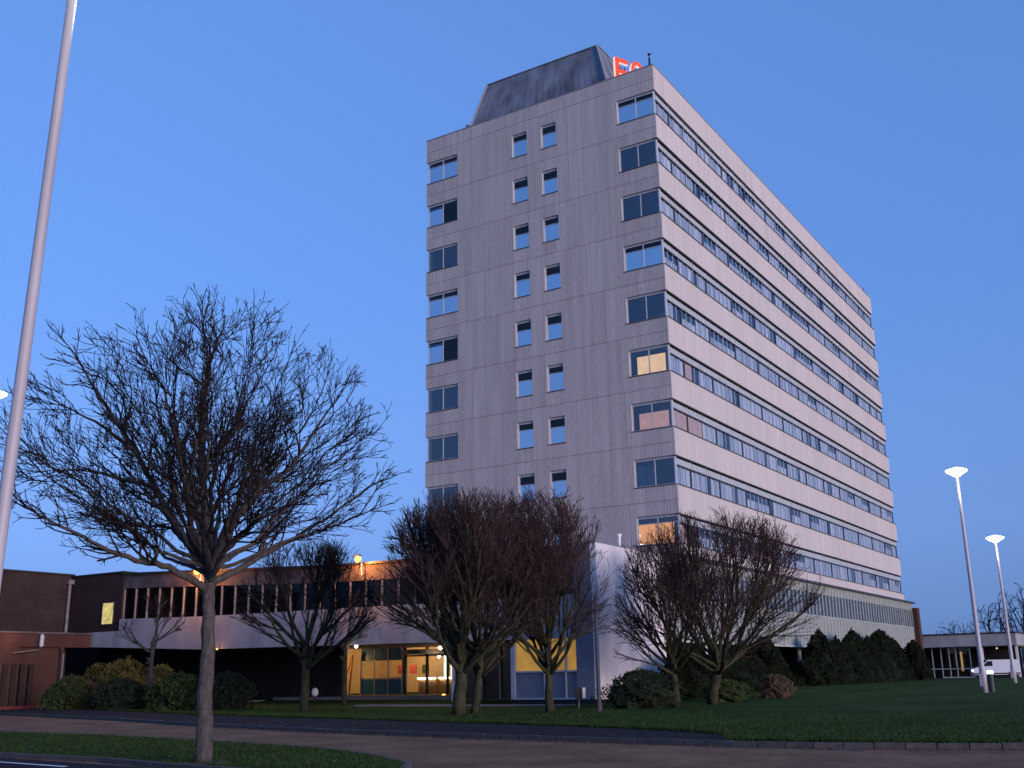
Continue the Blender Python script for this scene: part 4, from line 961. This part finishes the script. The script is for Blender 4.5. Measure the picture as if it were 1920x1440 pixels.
# far bare trees beyond the low building
for k, (x, y, top, hw, D, lb) in enumerate(((1806,1200,1163,42,190,'low far bare tree above the low building between the podium and lamp'), (1872,1200,1128,40,185,'tall far bare tree behind the farther lamp column'), (1925,1200,1098,42,180,'tallest far bare tree cut by the right edge of the picture'))):
    g0 = at_d(x, 1262, D); rg = random.Random(40+k); base = Vector((g0[0], g0[1], .5)); zt = at_d(x, top, D)[2]; w_ = hw*D/F
    q = np.random.default_rng(60+k); pts = q.uniform(-1,1,(1500,3)); pts = pts[np.linalg.norm(pts,axis=1) < 1][:620]; Hh = (zt-.5)
    A = np.array([base.x, base.y, .5+Hh*.62])+pts*np.array([w_, w_, Hh*.38])
    P, par = grow([([tuple(base), (base.x, base.y, .5+Hh*.3)], None)], A, .5, 9, .55, 90, q, (0,0,.15), .25)
    r = radii(P, par, .03, 2.3, .3); tree_mesh('bare_tree', P, par, r, lb, .12, (M['bark'], tw), .3, 'far trees behind the low building')

# ------------------------------------------------------------------ shrubs and yews
def crown_r(z, th, ph, spiky):
    if spiky: base = (1-z**(3.3-1.5*spiky))**.62*(.9+.1*math.cos(3*z))
    else: base = math.sqrt(max(0, 1-(z*.98)**2.6))*(.88+.12*math.sin(z*3.1))
    return base*(1+.16*math.sin(3*th+ph+4*z)+.14*math.sin(5*th-2*ph+9*z)+.10*math.sin(8*th+3*ph-13*z))
def foliage(mb, c, rx, ry, h, n, size, rg, top=1.0, spiky=0):
    """leaf sized faces through a lumpy volume standing on the ground, thickest near its surface"""
    ph = rg.uniform(0, 6); tips = [(rg.uniform(0,6.28), rg.uniform(0,.45), rg.uniform(.04,.16)) for _ in range(7)]
    for k in range(n):
        th = rg.uniform(0, 6.283); z = rg.random()**(.8 if spiky else .72); r = crown_r(z, th, ph, spiky)*rg.random()**.28
        x, y = r*math.cos(th), r*math.sin(th)
        if rg.random() < .05:
            a, rr, hh = rg.choice(tips); z = (1-rr*.6)+rg.uniform(-.08, hh); x, y = rr*math.cos(a)+rg.gauss(0,.04), rr*math.sin(a)+rg.gauss(0,.04)
        z += rg.gauss(0,.02)
        q = Vector((c[0]+x*rx, c[1]+y*ry, c[2]+max(0, z)*h)); a = Vector((rg.gauss(0,1), rg.gauss(0,1), rg.gauss(0,1)+(.8 if spiky else 0))).normalized(); b = a.orthogonal().normalized()
        s = size*rg.uniform(.6,1.4); mb.add([q-a*s*.5, q+b*s*.28, q+a*s*.6, q-b*s*.28], [(0,1,2,3)])
def lump(mb, c, rx, ry, h, rg, spiky=0):
    n = 16; vs = []; zs_ = [0,.12,.25,.4,.55,.68,.8,.9,.97]
    for z in zs_:
        for k in range(n):
            t = 2*math.pi*k/n; f = crown_r(z, t, 1.0, spiky)*rg.uniform(.8,1.05); vs.append((c[0]+rx*f*math.cos(t), c[1]+ry*f*math.sin(t), c[2]+h*z))
    fs = [(i*n+k, i*n+(k+1)%n, (i+1)*n+(k+1)%n, (i+1)*n+k) for i in range(len(zs_)-1) for k in range(n)]+[tuple(range((len(zs_)-1)*n, len(zs_)*n))]
    mb.add(vs, fs)
def shrub(name, cat, px, py, rx, h, mt, label, n=3400, size=.17, seed=0, group=None, pos=None, spiky=0, ry=None, core=.74):
    rg = random.Random(seed); p = pos or at_g(px, py); t = thing(name, label, cat, p, group)
    mb = MB(); foliage(mb, p, rx, ry or rx, h, n, size, rg, spiky=spiky); mb.build('foliage', mt, t)
    mb = MB()
    for k in range(5):
        a = rg.uniform(0,6.28); mb.tube([p+Vector((0,0,-.05)), p+Vector((math.cos(a)*rx*.2, math.sin(a)*rx*.2, h*.3)), p+Vector((math.cos(a)*rx*.45, math.sin(a)*rx*.45, h*.65))], [.05,.04,.015], 5)
    mb.build('stem', M['bark'], t)
    mb = MB(); lump(mb, p, rx*core, (ry or rx)*core, h*.8, rg, spiky); mb.build('inner_foliage', mt, t)
g1 = 'shrubs in the bed at left'
shrub('shrub','shrub',128,1331,1.5,1.9,M['shrubg'],'rounded green shrub leftmost in the bed by the drainpipe',seed=1,group=g1)
shrub('shrub','shrub',165,1330,1.1,1.5,M['shrubp'],'low pinkish dry shrub between two green ones',seed=2,group=g1,n=1800)
shrub('shrub','shrub',182,1322,1.6,2.7,M['shruby'],'tall yellow green shrub behind the pinkish one',seed=3,group=g1)
shrub('shrub','shrub',228,1323,2.1,2.9,M['shruby'],'broadest yellow topped shrub left of the thin tree',seed=4,group=g1,n=3400)
shrub('shrub','shrub',226,1331,1.6,1.7,M['shrubd'],'dark low shrub in front of the broad yellow topped one',seed=5,group=g1)
shrub('shrub','shrub',300,1326,1.2,2.5,M['shruby'],'narrow yellow green shrub just right of the thin tree',seed=6,group=g1,n=1500)
shrub('shrub','shrub',335,1331,1.7,1.9,M['shrubg'],'green shrub touching the big tree trunk on its left',seed=7,group=g1)
shrub('shrub','shrub',420,1331,1.6,1.9,M['shrubd'],'dark shrub on the right of the big tree trunk',seed=8,group=g1)
shrub('shrub','shrub',1205,1327,1.9,1.6,M['shrubd'],'domed dark shrub in front of the pale podium wall',n=5200,size=.1,seed=9,core=.8)
shrub('shrub','shrub',1362,1316,1.2,1.0,M['shrubg'],'low arching green shrub at the foot of the wide bare tree',n=1500,size=.12,seed=10)
shrub('shrub','shrub',1455,1308,1.0,1.1,M['shrubp'],'low brownish shrub before the gap that shows the white column',n=1300,size=.12,seed=11)
yl = ['first yew from the left, behind the two bare trees','second yew, half hidden by the wide bare tree','third yew, left of the gap with the white column','low yew right of the white column','tall yew just beyond the low one by the white column','yew joined between two taller peaks','yew with a sharp tip in the middle of the row','broad yew in the middle of the row','tall round yew near the far end of the row','last big yew before the brick end wall','separate dark yew before the low building fascia']
ys = [(1300,2.9,1.5),(1375,3.0,1.7),(1440,3.6,1.7),(1518,2.4,1.2),(1545,4.2,1.6),(1575,3.7,1.7),(1607,4.45,1.7),(1635,3.9,1.6),(1660,4.7,1.9),(1682,4.1,1.5),(1722,4.1,1.7)]
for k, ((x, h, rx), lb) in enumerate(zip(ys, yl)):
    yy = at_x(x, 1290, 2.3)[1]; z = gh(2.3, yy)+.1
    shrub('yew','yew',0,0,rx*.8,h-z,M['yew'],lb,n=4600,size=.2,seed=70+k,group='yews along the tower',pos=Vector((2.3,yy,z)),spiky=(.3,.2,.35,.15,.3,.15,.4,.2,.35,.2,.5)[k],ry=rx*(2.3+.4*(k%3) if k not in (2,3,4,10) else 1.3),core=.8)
# lights inside: none beyond those above
